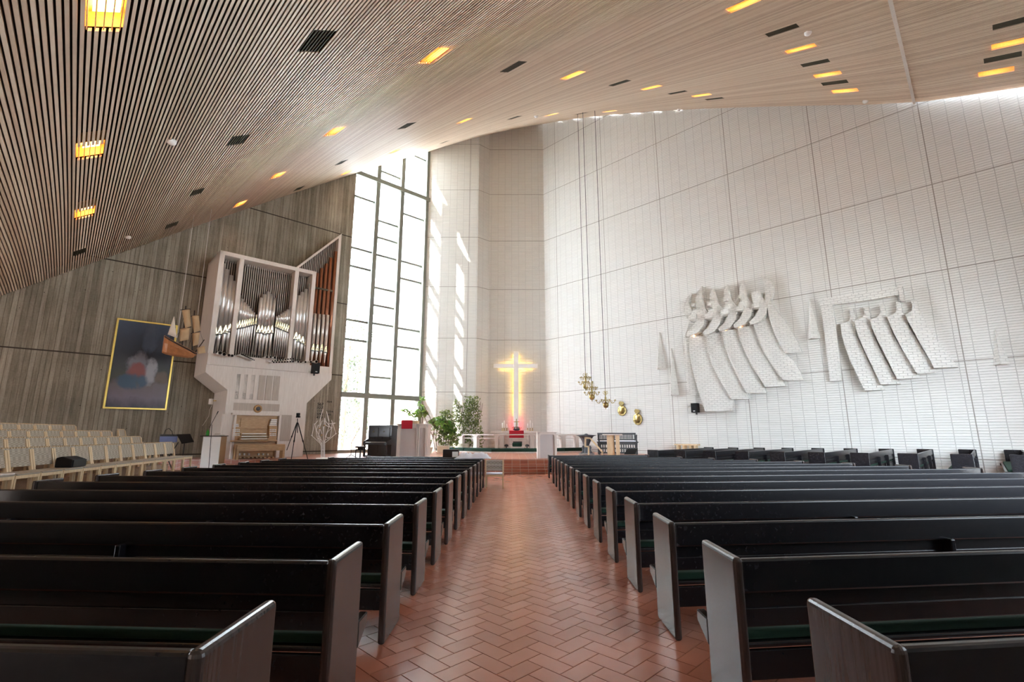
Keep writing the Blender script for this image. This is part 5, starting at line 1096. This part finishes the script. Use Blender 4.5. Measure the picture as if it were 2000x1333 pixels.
q = P1 + dc * .9 + Vector((0, 0, .42 + .458)); T = Matrix.Translation(q) @ Matrix.Rotation(rzc, 4, 'Z'); b = MB(T); b.box((-.1, .02, 0), (.32, .3, .012)); tag(b.build('paper_sheet', 'white_paint'), 'white sheet of paper lying on a front row choir chair', 'paper')

# ------------------------------------------------------------------ slatted chair, cloth and box by the front pews
p = onz(966, 957, zf(15.3)); Yc = 15.4; x0 = aty(947.5, 930, Yc).x; x1 = aty(983.5, 930, Yc).x; W_c = x1 - x0; fz = zf(Yc); zt_ = aty(965, 898.5, Yc).z
o = thing('slat_back_chair', 'light chair with a slatted back beside the front left pew', 'chair', (x0 + W_c / 2, Yc, fz)); T = TR(x0, Yc, fz); hC = zt_ - fz
for x in (0, W_c - .035): b = MB(T); b.box((x, 0, 0), (x + .035, .035, hC)); b.build('leg', 'light_wood', o)
for x in (0.01, W_c - .045): b = MB(T); b.box((x, .45, 0), (x + .035, .485, .44)); b.build('leg', 'light_wood', o)
for z_ in (hC - .06, hC - .20, hC - .34): b = MB(T); b.box((.035, .005, z_), (W_c - .035, .03, z_ + .055)); b.build('back_slat', 'grey_wood', o, bevel=.006)
b = MB(T); b.box((.035, .03, hC - .34), (W_c - .035, .045, hC)); b.build('back_webbing', 'webbing', o)
b = MB(T); b.box((.01, .0, .42), (W_c - .01, .48, .46)); b.build('seat', 'white_cloth', o, bevel=.012); b = MB(T); b.box((.0, .0, .36), (W_c, .03, .39)); b.build('seat_rail', 'light_wood', o); b = MB(T); b.box((0, .46, .36), (W_c, .485, .42)); b.build('seat_rail', 'light_wood', o)
# crumpled cloth
Yq = 16.9; x0 = aty(889, 890, Yq).x; x1 = aty(959, 890, Yq).x; z0_ = zf(Yq) + .86; nx, ny = 40, 16; b = MB(); vv = []
rnd = random.Random(3); bumps = [(rnd.uniform(0, 1), rnd.uniform(.1, .9), rnd.uniform(.025, .07), rnd.uniform(.04, .13)) for _ in range(80)]
for i in range(nx + 1):
    for j in range(ny + 1):
        u, v_ = i / nx, j / ny; h_ = .06 + .10 * math.exp(-((u - .68) / .25) ** 2); h_ += sum(a_ * math.exp(-(((u - bx) ** 2 + (v_ - by) ** 2 * .3) / s_ ** 2)) * .6 for bx, by, s_, a_ in bumps) + .03 * math.sin(u * 55 + 8 * v_) * math.sin(v_ * 9 + u * 20)
        edge = min(1, 6 * min(u, 1 - u, v_ * .8, (1 - v_) * .8)); h_ = min(h_, .42) * edge - .05 * (1 - edge); vv.append((x0 + (x1 - x0) * u, Yq - .22 + .62 * v_, z0_ + .03 + h_ * .62))
b.add(vv, [(i*(ny+1)+j, (i+1)*(ny+1)+j, (i+1)*(ny+1)+j+1, i*(ny+1)+j+1) for i in range(nx) for j in range(ny)]); o = b.build('draped_cloth', 'white_cloth', smooth=True); m_ = o.modifiers.new('s', 'SOLIDIFY'); m_.thickness = .02
tag(o, 'crumpled white cloth heaped over the front left pews', 'cloth')
q = aty(880, 886, 17.2); b = MB(TR(q.x, 17.2, q.z)); b.box((-.27, -.02, -.14), (.27, .28, .13)); b.box((-.29, -.03, -.17), (.29, .3, -.14)); tag(b.build('dark_case', 'ship_dark', bevel=.01), 'dark brown case standing on the front left pew', 'case')
q = aty(889, 888, 16.95); b = MB(TR(q.x, 16.95, q.z)); b.box((-.1, -.01, -.09), (.1, .0, .09)); tag(b.build('paper_note', 'white_paint'), 'white paper note leaning against the dark case', 'paper')

# ------------------------------------------------------------------ outside the window
ORDT = ['leaning pine tree at the left edge of the window view', 'thin pine tree behind the left window panes', 'broad pale tree seen through the left panes', 'pine tree with bare lower boughs by the middle mullion', 'distant tree behind the left mullion', 'low bushy tree at the foot of the window view']
for i, (x_, y_, h_, r_) in enumerate([(-14.0, 40, 11, 1.6), (-13.0, 42, 13, 1.5), (-17.0, 52, 11, 2.4), (-12.6, 46, 12, 1.3), (-19.2, 60, 15, 3.0), (-15.6, 49, 6, 2.4)]):
    o = thing('tree', ORDT[i], 'tree', (x_, y_, -.55), 0, 'trees outside the window'); rnd = random.Random(i); b = MB(); b.tube([(x_, y_, -.55), (x_ + .3 * (i % 2), y_, h_ * .5), (x_ + .2, y_ + .2, h_)], [.24, .17, .04], 8); b.build('trunk', 'bark', o)
    b = MB()
    for k in range(16): z_ = h_ * (.15 + .8 * k / 16); a = k * 2.4; b.tube([(x_, y_, z_), (x_ + r_ * .8 * math.cos(a), y_ + r_ * .8 * math.sin(a), z_ + .3 + .4 * rnd.random())], [.05, .015], 5)
    b.build('branches', 'bark', o); b = MB()
    for k in range(26): z_ = h_ * rnd.uniform(.12, 1); a = rnd.uniform(0, 6.28); rr = r_ * rnd.uniform(.3, 1); leaves(b, (x_ + rr * math.cos(a), y_ + rr * math.sin(a), z_), (.8, .8, .5), 50, .16, rnd=rnd)
    b.build('foliage', 'tree_leaf', o)
rnd = random.Random(5)
b = MB()
for k in range(60):
    x_ = -17 + rnd.uniform(0, 8); y_ = 38.5 + rnd.uniform(-.6, .6); s_ = rnd.uniform(.3, .6); b.lathe((x_, y_, -.55), [(s_ * .8, 0), (s_, s_ * .4), (s_ * .7, s_ * 1.0), (.1, s_ * 1.25)], 7, 0)
o = b.build('stone_wall', 'stone'); tag(o, 'low wall of grey field stones outside the window', 'stone wall')
